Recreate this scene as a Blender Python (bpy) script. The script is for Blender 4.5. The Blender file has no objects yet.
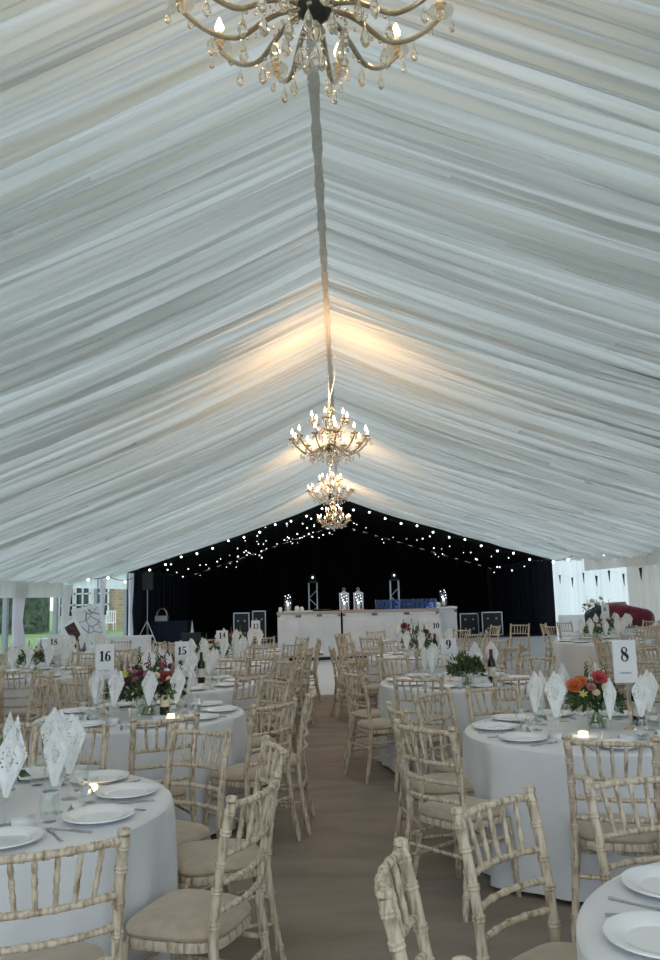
import bpy, bmesh, math, random
from mathutils import Vector, Matrix
random.seed(7)
SC = bpy.context.scene
COL = SC.collection
PI = math.pi
def R(d): return math.radians(d)

# ------------------------------------------------------------------ camera
F_PX, CAM_H = 806.0, 1.60
pitch, roll, yaw = math.atan(115 / 806.0), R(1.5), math.atan(7 / 806.0)
fw = Vector((-math.sin(yaw) * math.cos(pitch), math.cos(yaw) * math.cos(pitch), math.sin(pitch)))
rt = Vector((math.cos(yaw), math.sin(yaw), 0)); upv = rt.cross(fw)
r2 = rt * math.cos(roll) - upv * math.sin(roll); u2 = rt * math.sin(roll) + upv * math.cos(roll)
cd = bpy.data.cameras.new('camera'); cam = bpy.data.objects.new('camera', cd); COL.objects.link(cam)
cam.matrix_world = Matrix(((r2.x, u2.x, -fw.x, 0), (r2.y, u2.y, -fw.y, 0), (r2.z, u2.z, -fw.z, CAM_H), (0, 0, 0, 1)))
cd.sensor_fit = 'VERTICAL'; cd.sensor_height = 36.0; cd.lens = F_PX / 960.0 * 36.0
cd.clip_start = 0.05; cd.clip_end = 400
SC.camera = cam

# ------------------------------------------------------------------ daylight: overcast sky through fabric, windows and the open end
w = bpy.data.worlds.new('overcast_sky'); SC.world = w; w.use_nodes = True
nt = w.node_tree; bg = nt.nodes['Background']
tc = nt.nodes.new('ShaderNodeTexCoord'); sp = nt.nodes.new('ShaderNodeSeparateXYZ'); cr = nt.nodes.new('ShaderNodeValToRGB')
nt.links.new(tc.outputs['Generated'], sp.inputs[0]); nt.links.new(sp.outputs['Z'], cr.inputs[0]); nt.links.new(cr.outputs[0], bg.inputs[0])
cr.color_ramp.elements[0].position = 0.0; cr.color_ramp.elements[0].color = (0.72, 0.84, 1.0, 1)
cr.color_ramp.elements[1].position = 1.0; cr.color_ramp.elements[1].color = (0.90, 0.95, 1.0, 1)
bg.inputs[1].default_value = 1.0
SC.view_settings.view_transform = 'Standard'; SC.view_settings.look = 'None'
SC.view_settings.exposure = 0.98; SC.view_settings.gamma = 1.0; SC.view_settings.use_curve_mapping = False
CHANDELIER_W = 36.0

# ------------------------------------------------------------------ materials
def mat(name, col, rough=0.6, metal=0.0, trans=0.0, ior=1.45, emis=None, es=0.0, sheen=0.0, alpha=1.0):
    m = bpy.data.materials.new(name); m.use_nodes = True; b = m.node_tree.nodes['Principled BSDF']
    b.inputs['Base Color'].default_value = (*col, 1); b.inputs['Roughness'].default_value = rough
    b.inputs['Metallic'].default_value = metal; b.inputs['Transmission Weight'].default_value = trans
    b.inputs['IOR'].default_value = ior; b.inputs['Alpha'].default_value = alpha
    if emis: b.inputs['Emission Color'].default_value = (*emis, 1); b.inputs['Emission Strength'].default_value = es
    if sheen: b.inputs['Sheen Weight'].default_value = sheen
    return m
def nodes(m): return m.node_tree.nodes, m.node_tree.links, m.node_tree.nodes['Principled BSDF']
def noise_col(m, c1, c2, scale=10, stretch=(1, 1, 1), detail=4, lo=.35, hi=.65, bump=0.0, bdist=.01, coord='Object'):
    N, L, b = nodes(m)
    t = N.new('ShaderNodeTexCoord'); mp = N.new('ShaderNodeMapping'); mp.inputs['Scale'].default_value = stretch
    n = N.new('ShaderNodeTexNoise'); n.inputs['Scale'].default_value = scale; n.inputs['Detail'].default_value = detail
    r = N.new('ShaderNodeValToRGB'); r.color_ramp.elements[0].position = lo; r.color_ramp.elements[1].position = hi
    r.color_ramp.elements[0].color = (*c1, 1); r.color_ramp.elements[1].color = (*c2, 1)
    L.new(t.outputs[coord], mp.inputs[0]); L.new(mp.outputs[0], n.inputs['Vector']); L.new(n.outputs['Fac'], r.inputs[0]); L.new(r.outputs[0], b.inputs['Base Color'])
    if bump:
        bp = N.new('ShaderNodeBump'); bp.inputs['Strength'].default_value = bump; bp.inputs['Distance'].default_value = bdist
        L.new(n.outputs['Fac'], bp.inputs['Height']); L.new(bp.outputs[0], b.inputs['Normal'])
    return m
M = {}
M['limewash'] = noise_col(mat('limewashed_wood', (.5, .42, .3), .5), (.27, .185, .105), (.665, .575, .435), 11, (6, 6, 1.0), 6, .30, .56, .25, .002)
M['pad'] = noise_col(mat('beige_suede', (.4, .33, .26), .85, sheen=.3), (.42, .34, .25), (.49, .405, .305), 16, detail=3, bump=.1, bdist=.002)
M['cloth'] = noise_col(mat('white_linen', (.8, .8, .8), .75, sheen=.15), (.68, .70, .72), (.76, .775, .785), 3, detail=3, bump=.25, bdist=.01)
M['china'] = mat('white_china', (.86, .87, .87), .12)
M['steel'] = mat('polished_steel', (.55, .55, .55), .22, 1.0)
def glass_mat(name, col=(1, 1, 1), rough=.0, tr=.72):
    m = bpy.data.materials.new(name); m.use_nodes = True; N = m.node_tree.nodes; L = m.node_tree.links; N.clear()
    o = N.new('ShaderNodeOutputMaterial'); mx = N.new('ShaderNodeMixShader'); g = N.new('ShaderNodeBsdfGlossy'); t = N.new('ShaderNodeBsdfTransparent'); lw = N.new('ShaderNodeLayerWeight')
    g.inputs['Roughness'].default_value = rough + .03; t.inputs[0].default_value = (*col, 1); g.inputs['Color'].default_value = (1, 1, 1, 1)
    lw.inputs['Blend'].default_value = .5
    pw_ = N.new('ShaderNodeMath'); pw_.operation = 'POWER'; pw_.inputs[1].default_value = 3.0; ml = N.new('ShaderNodeMath'); ml.operation = 'MULTIPLY_ADD'; ml.inputs[1].default_value = 1.35 - tr; ml.inputs[2].default_value = .05
    L.new(lw.outputs['Facing'], pw_.inputs[0]); L.new(pw_.outputs[0], ml.inputs[0]); L.new(ml.outputs[0], mx.inputs[0]); L.new(t.outputs[0], mx.inputs[1]); L.new(g.outputs[0], mx.inputs[2]); L.new(mx.outputs[0], o.inputs[0])
    return m
M['glass'] = glass_mat('clear_thin_glass', (.975, .985, .98), tr=.62)
M['crystal'] = mat('cut_crystal', (1, .95, .86), .03, 0, .85, 1.55)
M['blue_glass'] = glass_mat('blue_tinted_glass', (.60, .70, .93), tr=.5)
M['arm_glass'] = mat('golden_crystal_arm', (.60, .50, .37), .10, .45, .3, 1.5)
M['dark_glass'] = mat('smoked_glass', (.06, .065, .07), .08, .3)
M['flame'] = mat('candle_bulb_glow', (1, .8, .5), .4, emis=(1.0, .70, .34), es=9)
M['candle'] = mat('ivory_candle_tube', (.85, .8, .66), .5)
M['led'] = mat('led_glow', (1, 1, 1), .4, emis=(.85, .92, 1.0), es=2.6)
M['festoon'] = mat('festoon_bulb_glow', (1, 1, 1), .4, emis=(1.0, .95, .85), es=4)
M['tealight'] = mat('tealight_glow', (1, .9, .7), .4, emis=(1.0, .75, .4), es=5)
M['gold'] = mat('brushed_gold', (.75, .55, .22), .3, 1.0)
M['card'] = mat('white_card', (.80, .81, .83), .6)
M['ink'] = mat('black_ink', (.015, .015, .018), .6)
M['bottle'] = mat('dark_green_glass', (.012, .018, .012), .08)
M['label'] = mat('cream_paper', (.7, .66, .56), .7)
M['foil'] = mat('maroon_foil', (.12, .02, .03), .35, .3)
M['stem'] = mat('green_stem', (.16, .27, .07), .6)
M['leaf'] = noise_col(mat('dark_leaf', (.04, .09, .03), .5), (.022, .05, .018), (.10, .17, .05), 8, detail=2)
M['leaf2'] = noise_col(mat('grey_green_leaf', (.1, .15, .08), .55), (.06, .10, .05), (.2, .26, .14), 8, detail=2)
for n, c in dict(orange=(.62, .17, .05), coral=(.55, .08, .09), pink=(.50, .20, .22), cream=(.82, .72, .55), yellow=(.62, .58, .14), red=(.32, .03, .025), white=(.8, .8, .76), plum=(.2, .04, .08), tan=(.5, .36, .22), mauve=(.38, .2, .22)).items():
    M['f_' + n] = mat(n + '_petal', c, .55)
M['water'] = glass_mat('water', (.8, .88, .8), tr=.85)
M['navy'] = mat('navy_cloth', (.010, .016, .035), .85)
M['black'] = mat('black_velvet', (.003, .0035, .006), .95)
M['blackmetal'] = mat('black_metal', (.02, .022, .028), .4, .4)
M['grille'] = mat('speaker_grille', (.02, .025, .035), .6)
M['alu'] = mat('aluminium', (.55, .57, .6), .35, 1.0)
M['barwhite'] = noise_col(mat('white_bar_paint', (.72, .74, .77), .45), (.66, .68, .71), (.76, .78, .80), 2, detail=2)
M['bartop'] = mat('polished_bar_top', (.45, .36, .28), .25)
M['burgundy'] = noise_col(mat('burgundy_velvet', (.2, .01, .035), .8, sheen=.4), (.10, .004, .02), (.18, .010, .036), 5, bump=.3, bdist=.02)
M['redmat'] = mat('red_runner', (.45, .05, .07), .6)
M['white'] = mat('white_paint', (.8, .82, .84), .5)
M['wood'] = noise_col(mat('easel_wood', (.35, .22, .12), .5), (.25, .15, .08), (.42, .28, .16), 6, (1, 1, 8))
M['carpet'] = noise_col(mat('taupe_carpet', (.2, .165, .135), .95), (.235, .192, .156), (.325, .275, .23), 1.6, (1, 3, 1), 12, .3, .7, .3, .004)
M['grass'] = noise_col(mat('mown_grass', (.1, .25, .05), .9), (.13, .21, .075), (.21, .31, .13), .6, (1, 3, 1), 6)
M['hedge'] = noise_col(mat('hedge_leaf', (.05, .09, .04), .8), (.03, .05, .03), (.12, .16, .10), 2.5, detail=8)
M['render'] = mat('white_render', (.75, .78, .8), .7)
M['pane'] = mat('dark_window_glass', (.03, .04, .045), .08)

def lining_material(name, base, tlo, thi, stripe=9.0, axis=1):
    """white gathered voile: where the gathers lie several layers deep less daylight comes through"""
    m = bpy.data.materials.new(name); m.use_nodes = True; N = m.node_tree.nodes; L = m.node_tree.links; N.clear()
    o = N.new('ShaderNodeOutputMaterial'); mx = N.new('ShaderNodeMixShader'); d = N.new('ShaderNodeBsdfDiffuse'); t = N.new('ShaderNodeBsdfTranslucent')
    d.inputs[0].default_value = (*base, 1); t.inputs[0].default_value = (*base, 1)
    tcn = N.new('ShaderNodeTexCoord'); mp = N.new('ShaderNodeMapping'); nz = N.new('ShaderNodeTexNoise')
    sc = [.10, .10, .10]; sc[axis] = stripe; mp.inputs['Scale'].default_value = sc
    nz.inputs['Scale'].default_value = 1.0; nz.inputs['Detail'].default_value = 5; nz.inputs['Roughness'].default_value = .6
    mr = N.new('ShaderNodeMapRange'); mr.inputs[1].default_value = .30; mr.inputs[2].default_value = .62; mr.inputs[3].default_value = tlo; mr.inputs[4].default_value = thi
    L.new(tcn.outputs['Object'], mp.inputs[0]); L.new(mp.outputs[0], nz.inputs['Vector']); L.new(nz.outputs['Fac'], mr.inputs[0]); L.new(mr.outputs[0], mx.inputs[0])
    bp = N.new('ShaderNodeBump'); bp.inputs['Strength'].default_value = .5; bp.inputs['Distance'].default_value = .03
    L.new(nz.outputs['Fac'], bp.inputs['Height']); L.new(bp.outputs[0], d.inputs['Normal']); L.new(bp.outputs[0], t.inputs['Normal'])
    L.new(d.outputs[0], mx.inputs[1]); L.new(t.outputs[0], mx.inputs[2]); L.new(mx.outputs[0], o.inputs[0])
    return m
M['lining'] = lining_material('gathered_white_voile', (.655, .70, .69), .045, .35)
M['wallcloth'] = lining_material('white_wall_voile', (.86, .90, .95), .6, .85, 7.0)
M['walldark'] = lining_material('cream_wall_lining', (.78, .78, .76), .12, .25, 6.0)
M['drape'] = mat('white_leg_cover', (.78, .80, .88), .7)

def pvc():
    m = bpy.data.materials.new('clear_pvc_sheet'); m.use_nodes = True; N = m.node_tree.nodes; L = m.node_tree.links; N.clear()
    o = N.new('ShaderNodeOutputMaterial'); mx = N.new('ShaderNodeMixShader'); g = N.new('ShaderNodeBsdfGlossy'); t = N.new('ShaderNodeBsdfTransparent')
    g.inputs['Roughness'].default_value = .12; t.inputs[0].default_value = (.86, .92, .9, 1)
    tcn = N.new('ShaderNodeTexCoord'); mp = N.new('ShaderNodeMapping'); mp.inputs['Rotation'].default_value = (R(35), 0, 0); mp.inputs['Scale'].default_value = (1, 9, .5)
    nz = N.new('ShaderNodeTexNoise'); nz.inputs['Scale'].default_value = 1.3; nz.inputs['Detail'].default_value = 3
    bp = N.new('ShaderNodeBump'); bp.inputs['Distance'].default_value = .06; bp.inputs['Strength'].default_value = .8
    mr = N.new('ShaderNodeMapRange'); mr.inputs[1].default_value = .58; mr.inputs[2].default_value = .75; mr.inputs[3].default_value = .06; mr.inputs[4].default_value = .55
    L.new(tcn.outputs['Object'], mp.inputs[0]); L.new(mp.outputs[0], nz.inputs['Vector']); L.new(nz.outputs['Fac'], bp.inputs['Height']); L.new(bp.outputs[0], g.inputs['Normal'])
    L.new(nz.outputs['Fac'], mr.inputs[0]); L.new(mr.outputs[0], mx.inputs[0]); L.new(t.outputs[0], mx.inputs[1]); L.new(g.outputs[0], mx.inputs[2]); L.new(mx.outputs[0], o.inputs[0])
    return m
M['pvc'] = pvc()
def dance_floor():
    m = mat('white_dance_floor', (.7, .73, .78), .22); N, L, b = nodes(m)
    t = N.new('ShaderNodeTexCoord'); br = N.new('ShaderNodeTexBrick'); br.offset = 0; br.inputs['Scale'].default_value = 1.0
    br.inputs['Color1'].default_value = (.82, .85, .90, 1); br.inputs['Color2'].default_value = (.79, .83, .88, 1); br.inputs['Mortar'].default_value = (.45, .48, .54, 1)
    br.inputs['Mortar Size'].default_value = .008; br.inputs['Brick Width'].default_value = 1.0; br.inputs['Row Height'].default_value = 1.0
    L.new(t.outputs['Object'], br.inputs['Vector']); L.new(br.outputs[0], b.inputs['Base Color']); return m
M['dance'] = dance_floor()
def brickm():
    m = mat('honey_brick', (.5, .4, .25), .85); N, L, b = nodes(m)
    t = N.new('ShaderNodeTexCoord'); mp = N.new('ShaderNodeMapping'); mp.inputs['Rotation'].default_value = (R(90), 0, 0); br = N.new('ShaderNodeTexBrick'); br.inputs['Scale'].default_value = 1.4
    br.inputs['Color1'].default_value = (.50, .36, .2, 1); br.inputs['Color2'].default_value = (.34, .25, .16, 1); br.inputs['Mortar'].default_value = (.5, .47, .4, 1)
    L.new(t.outputs['Object'], mp.inputs[0]); L.new(mp.outputs[0], br.inputs['Vector']); L.new(br.outputs[0], b.inputs['Base Color']); return m
M['brick'] = brickm()
def lace():
    m = mat('cut_paper_lace', (.84, .85, .83), .8); N, L, b = nodes(m)
    t = N.new('ShaderNodeTexCoord'); v = N.new('ShaderNodeTexVoronoi'); v.inputs['Scale'].default_value = 78
    mr = N.new('ShaderNodeMath'); mr.operation = 'GREATER_THAN'; mr.inputs[1].default_value = .30
    # holes only in the upper field of the napkin
    s = N.new('ShaderNodeSeparateXYZ'); g = N.new('ShaderNodeMath'); g.operation = 'LESS_THAN'; g.inputs[1].default_value = .10; mx = N.new('ShaderNodeMath'); mx.operation = 'MAXIMUM'
    L.new(t.outputs['Object'], v.inputs['Vector']); L.new(v.outputs['Distance'], mr.inputs[0]); L.new(t.outputs['Object'], s.inputs[0]); L.new(s.outputs['Z'], g.inputs[0])
    L.new(mr.outputs[0], mx.inputs[0]); L.new(g.outputs[0], mx.inputs[1]); L.new(mx.outputs[0], b.inputs['Alpha']); return m
M['lace'] = lace()
def printed():
    m = mat('printed_plan_board', (.8, .8, .8), .5); N, L, b = nodes(m)
    t = N.new('ShaderNodeTexCoord'); v = N.new('ShaderNodeTexVoronoi'); v.feature = 'DISTANCE_TO_EDGE'; v.inputs['Scale'].default_value = 5
    r = N.new('ShaderNodeValToRGB'); r.color_ramp.elements[0].position = .01; r.color_ramp.elements[1].position = .04
    r.color_ramp.elements[0].color = (.08, .09, .12, 1); r.color_ramp.elements[1].color = (.72, .75, .8, 1)
    L.new(t.outputs['Object'], v.inputs['Vector']); L.new(v.outputs['Distance'], r.inputs[0]); L.new(r.outputs[0], b.inputs['Base Color']); return m
M['printed'] = printed()
M['darkprint'] = noise_col(mat('dark_chalk_board', (.05, .03, .03), .6), (.025, .012, .014), (.16, .06, .06), 9, (1, 1, 3), 6, .45, .75)

# ------------------------------------------------------------------ mesh builder
class MB:
    def __init__(s): s.v = []; s.f = []
    def add(s, vs, fs, T=None):
        o = len(s.v)
        s.v += [tuple(T @ Vector(v)) if T else tuple(v) for v in vs]; s.f += [tuple(i + o for i in f) for f in fs]
        return s
    def box(s, c, d, rz=0, T=None):
        x, y, z = [k / 2 for k in d]; m = Matrix.Translation(c) @ Matrix.Rotation(rz, 4, 'Z')
        if T: m = T @ m
        vs = [m @ Vector(p) for p in ((-x, -y, -z), (x, -y, -z), (x, y, -z), (-x, y, -z), (-x, -y, z), (x, -y, z), (x, y, z), (-x, y, z))]
        return s.add(vs, [(0, 3, 2, 1), (4, 5, 6, 7), (0, 1, 5, 4), (1, 2, 6, 5), (2, 3, 7, 6), (3, 0, 4, 7)])
    def sweep(s, pts, rad, n=8, cap=True, closed=False, flat=1.0):
        P = [Vector(p) for p in pts]; k = len(P); rad = rad if isinstance(rad, (list, tuple)) else [rad] * k
        vs = []; fs = []; prev = None
        for i, p in enumerate(P):
            a = P[(i - 1) % k] if (i or closed) else p; b = P[(i + 1) % k] if (i < k - 1 or closed) else p
            t = (b - a).normalized()
            if prev is None:
                ref = Vector((0, 0, 1)) if abs(t.z) < .9 else Vector((1, 0, 0)); u = t.cross(ref).normalized()
            else: u = (prev - t * prev.dot(t)).normalized()
            prev = u; q = t.cross(u)
            for j in range(n):
                an = 2 * PI * j / n; vs.append(p + (u * math.cos(an) + q * math.sin(an) * flat) * rad[i])
        for i in range(k if closed else k - 1):
            for j in range(n):
                a = i * n + j; b = i * n + (j + 1) % n; c = ((i + 1) % k) * n
                fs.append((a, b, c + (j + 1) % n, c + j))
        if cap and not closed: fs += [tuple(range(n - 1, -1, -1)), tuple((k - 1) * n + j for j in range(n))]
        return s.add(vs, fs)
    def lathe(s, prof, n=16, T=None):
        vs = []; fs = []
        for r, z in prof:
            for j in range(n):
                a = 2 * PI * j / n; vs.append((r * math.cos(a), r * math.sin(a), z))
        for i in range(len(prof) - 1):
            for j in range(n):
                a = i * n + j; b = i * n + (j + 1) % n; fs.append((a, b, b + n, a + n))
        if prof[0][0] > 1e-5: fs.append(tuple(range(n - 1, -1, -1))) if getattr(s, 'capb', True) else None
        if prof[-1][0] > 1e-5 and getattr(s, 'capt', True): fs.append(tuple((len(prof) - 1) * n + j for j in range(n)))
        return s.add(vs, fs, T)
    def ball(s, c, r, n=8, m=6, sc=(1, 1, 1)):
        prof = [(max(r * math.sin(PI * i / m), 1e-6), -r * math.cos(PI * i / m)) for i in range(m + 1)]
        return s.lathe(prof, n, Matrix.Translation(c) @ Matrix.Diagonal((*sc, 1)))
    def mesh(s, name, m, smooth=True):
        me = bpy.data.meshes.new(name); me.from_pydata(s.v, [], [f for f in s.f if f]); me.materials.append(m if not isinstance(m, str) else M[m])
        if smooth:
            me.polygons.foreach_set('use_smooth', [True] * len(me.polygons))
            try: me.set_sharp_from_angle(angle=R(40))
            except Exception: pass
        me.update(); return me
    def build(s, name, m, parent=None, loc=(0, 0, 0), rz=0, smooth=True):
        o = bpy.data.objects.new(name, s.mesh(name, m, smooth)); COL.objects.link(o); o.location = loc; o.rotation_euler = (0, 0, rz)
        if parent: o.parent = parent
        return o
def tag(o, label=None, cat=None, group=None, kind=None):
    if label: o['label'] = label
    if cat: o['category'] = cat
    if group: o['group'] = group
    if kind: o['kind'] = kind
    return o
def thing(name, label, cat, loc=(0, 0, 0), rz=0, group=None):
    o = bpy.data.objects.new(name, None); COL.objects.link(o); o.location = loc; o.rotation_euler = (0, 0, rz); o.empty_display_size = .1
    return tag(o, label, cat, group)
def dup(root, loc, rz=0, label=None, group=None, scale=None, rot=None):
    def cp(o, par):
        c = o.copy(); COL.objects.link(c)
        if par: c.parent = par
        for ch in KIDS.get(o.name, ()): cp(ch, c)
        return c
    r = cp(root, None); r.location = loc; r.rotation_euler = rot or (0, 0, rz)
    if scale: r.scale = (scale,) * 3
    if label: r['label'] = label
    if group: r['group'] = group
    return r
KIDS = {}
def register(root):
    KIDS[root.name] = [c for c in bpy.data.objects if c.parent == root]
    for c in KIDS[root.name]: register(c)
def struct(name, mb, m, smooth=False): return tag(mb.build(name, m, smooth=smooth), kind='structure')
def proj(p):
    d = Vector(p) - Vector((0, 0, CAM_H)); z = d.dot(fw)
    if z < .1: return None
    return 330 + F_PX * d.dot(r2) / z, 480 - F_PX * d.dot(u2) / z
def seen(p, rad):
    q = proj(p)
    if q is None: return False
    m = rad * F_PX / max(.3, (Vector(p) - Vector((0, 0, CAM_H))).dot(fw))
    return -m < q[0] < 660 + m and -m < q[1] < 960 + m

# ------------------------------------------------------------------ the marquee
HW, Y0, Y1, APEX = 7.5, -2.0, 28.5, 5.05     # half width, open end, start of the black section, ridge
struct('floor', MB().add([(-HW, Y0, 0), (HW, Y0, 0), (HW, 13.4, 0), (-HW, 13.4, 0)], [(0, 1, 2, 3)]), 'carpet')
struct('floor', MB().box((0, (13.4 + 28.5) / 2, -.01), (2 * HW, 28.5 - 13.4, .03)), 'dance')
struct('floor', MB().box((0, 34.5, -.01), (2 * HW, 12, .02)), 'black')
struct('lawn', MB().add([(-120, -40, -.06), (120, -40, -.06), (120, 160, -.06), (-120, 160, -.06)], [(0, 1, 2, 3)]), 'grass')

rnd = random.Random(3)
waves = [(rnd.uniform(.8, 1.5), rnd.uniform(0, 6.28), .5) for _ in range(2)] + [(rnd.uniform(3.0, 7.0), rnd.uniform(0, 6.28), .42) for _ in range(5)] + [(rnd.uniform(9, 22), rnd.uniform(0, 6.28), .22) for _ in range(6)]
def foldf(y, s):
    t = 0
    for f, p, a in waves:
        t += a * math.sin(2 * PI * f * (y + .10 * math.sin(s * 3.1 + p) * s) + p)
    return t
def eave(side, y):
    if side < 0: return 2.12 + .5 * max(0, min(1, (y - 21.5) / 7))
    return 2.42 + .25 * max(0, min(1, (y - 22) / 6.5))
def ridge_x(y): return -.085 * max(0, min(1, (28.5 - y) / 24))
def ceiling():
    b = MB(); step = .0185; ny = int((Y1 - Y0) / step); S = [0, .012, .03, .07, .13, .2, .28, .37, .47, .57, .67, .77, .87, .95, 1]
    for side in (-1, 1):
        vs = []; fs = []; k = len(S)
        for i in range(ny + 1):
            y = Y0 + (Y1 - Y0) * i / ny; e = eave(side, y); ph = ((y - 2.6) % 3.15) / 3.15
            for s_ in S:
                base = APEX - .12 * math.exp(-s_ * 40) * 0 - (APEX - e) * (s_ * .92 + .08 * (1 - (1 - s_) ** 3))
                amp = .016 + .026 * math.sin(min(1, s_ * 2.5) * PI / 2)
                z = base - amp * foldf(y, s_ + (side > 0) * .3) - .06 * math.sin(PI * ph) * min(1, s_ * 4)
                vs.append((side * s_ * HW + ridge_x(y) * (1 - s_), y, z))
        for i in range(ny):
            for j in range(k - 1):
                a = i * k + j; q = (a, a + 1, a + k + 1, a + k); fs.append(q if side < 0 else q[::-1])
        b.add(vs, fs)
    o = struct('ceiling', b, 'lining', True); return o
ceiling()
# gathered ribbon along the ridge
b = MB(); vs = []; fs = []; n = int((Y1 - Y0) / .04)
for i in range(n + 1):
    y = Y0 + (Y1 - Y0) * i / n; wv = .036 + .005 * math.sin(y * 9.1) + .003 * math.sin(y * 23)
    zz = APEX - .055 - .004 * math.sin(y * 31) - .003 * math.sin(y * 57)
    rx = ridge_x(y); vs += [(rx - wv, y, zz + .02), (rx, y, zz), (rx + wv, y, zz + .02)]
for i in range(n):
    for j in range(2): a = i * 3 + j; fs.append((a, a + 1, a + 4, a + 3))
M['ridge'] = lining_material('ridge_ribbon', (.62, .64, .62), .10, .22, 12.0)
struct('trim_1', b.add(vs, fs), 'ridge')

# side walls: gathered voile on the right, clear windows between leg covers on the left
def cloth_wall(x, ya, yb, zt, name, m, sgn=1, step=.05, amp=.03, zb=0):
    b = MB(); n = int((yb - ya) / step); vs = []; fs = []
    for i in range(n + 1):
        y = ya + (yb - ya) * i / n; dx = amp * (math.sin(y * 17 + math.sin(y * 3) * 2) + .6 * math.sin(y * 31 + 1))
        top = zt(y) if callable(zt) else zt
        vs += [(x + dx, y, zb), (x + dx * .9, y, (zb + top) / 2), (x + dx * .7, y, top)]
    for i in range(n):
        for j in range(2): a = i * 3 + j; fs.append((a, a + 1, a + 4, a + 3))
    return struct(name, b.add(vs, fs), m, True)
cloth_wall(HW, Y0, 21.2, 2.6, 'wall_right', 'walldark')
cloth_wall(HW, 21.2, Y1, 2.9, 'wall_right', 'wallcloth')
cloth_wall(-HW, Y0, 8.2, 2.6, 'wall_left', 'walldark')
posts = [8.3, 11.5, 14.9, 18.1, 21.3, 24.8, 28.2]
M['post'] = mat('grey_aluminium_leg', (.32, .34, .36), .45, .6)
for i, y in enumerate(posts):
    b = MB().box((-HW + .04, y, eave(-1, y) / 2 - .03), (.10, .12, eave(-1, y) - .06)); struct('trim_%d' % (i + 2), b, 'post')
# white leg covers gathered beside the posts
for k, y in enumerate(posts[2:]):
    b = MB(); n = 26; vs = []; fs = []; W_ = .85 if y < 24 else .45; HT = eave(-1, y) - .06
    for i in range(n + 1):
        t = i / n; yy = y + .08 + t * W_; dx = .05 * math.sin(t * 22) + .02 * math.sin(t * 51)
        for z in (0, .5, 1.2, HT * .8, HT): 
            pin = 1 - .35 * math.exp(-((z - 1.3) / .5) ** 2)
            vs.append((-HW + .16 + dx * pin, y + .08 + (yy - y - .08) * pin, z))
    for i in range(n):
        for j in range(4): a = i * 5 + j; fs.append((a, a + 1, a + 6, a + 5))
    tag(b.add(vs, fs).build('leg_cover', 'drape'), ['pale gathered leg cover out beyond left frame edge', 'lilac white gathered leg cover at the left frame edge', 'lilac white gathered leg cover right of the clear creased window', 'white gathered leg cover between the tilted board and house windows', 'narrow white leg cover beside the black drape edge'][k], 'curtain', 'white leg covers on the left posts')
# clear windows with white pelmets
for i in range(len(posts) - 1):
    ya, yb = posts[i] + .08, posts[i + 1] - .08; x = -HW + .02
    z1 = 2.7
    vs = []; fs = []; nn = 30
    for a in range(nn + 1):
        y = ya + (yb - ya) * a / nn
        for c in range(9):
            z = z1 * c / 8; vs.append((x + .015 * math.sin(a * .9 + c * 1.3) * math.sin(PI * a / nn), y, z))
    for a in range(nn):
        for c in range(8): q = a * 9 + c; fs.append((q, q + 1, q + 10, q + 9))
    struct('window_%d' % (i + 1), MB().add(vs, fs), 'pvc', True)
cloth_wall(-HW + .22, 8.3, 21.3, lambda y: 2.10, 'trim_20', 'lining', amp=.012, zb=1.72)
cloth_wall(-HW + .10, 21.3, 28.3, lambda y: eave(-1, y) - .02, 'trim_21', 'wallcloth', amp=.012, zb=1.98)
cloth_wall(HW - .12, 4, 24.5, lambda y: 2.5, 'trim_22', 'walldark', amp=.012, zb=2.12)

# the black starlit section
BZ = 2.68
b = MB(); b.add([(-HW, Y1, BZ), (0, Y1, APEX), (HW, Y1, BZ), (-HW, 40, BZ), (0, 40, APEX), (HW, 40, BZ)], [(0, 1, 4, 3), (1, 2, 5, 4)])
struct('ceiling', b, 'black')
def black_wall(pa, pb, top, name):
    b = MB(); A = Vector(pa); B = Vector(pb); L_ = (B - A).length; n = int(L_ / .08); vs = []; fs = []; nrm = (B - A).normalized().cross(Vector((0, 0, 1)))
    for i in range(n + 1):
        p = A.lerp(B, i / n) + nrm * (.06 * math.sin(i * .9) + .03 * math.sin(i * 2.3)); vs += [(p.x, p.y, 0), (p.x, p.y, top(p.x))]
    for i in range(n): a = i * 2; fs.append((a, a + 1, a + 3, a + 2))
    struct(name, b.add(vs, fs), M['navy'] if name != 'wall_back' else M['black'], True)
roofz = lambda x: APEX - (APEX - BZ) * min(1, abs(x) / HW)
black_wall((-HW, Y1, 0), (-HW, 40, 0), lambda x: BZ, 'wall_left')
black_wall((HW, 40, 0), (HW, Y1, 0), lambda x: BZ, 'wall_right')
black_wall((-HW, 40, 0), (HW, 40, 0), roofz, 'wall_back')

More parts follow.
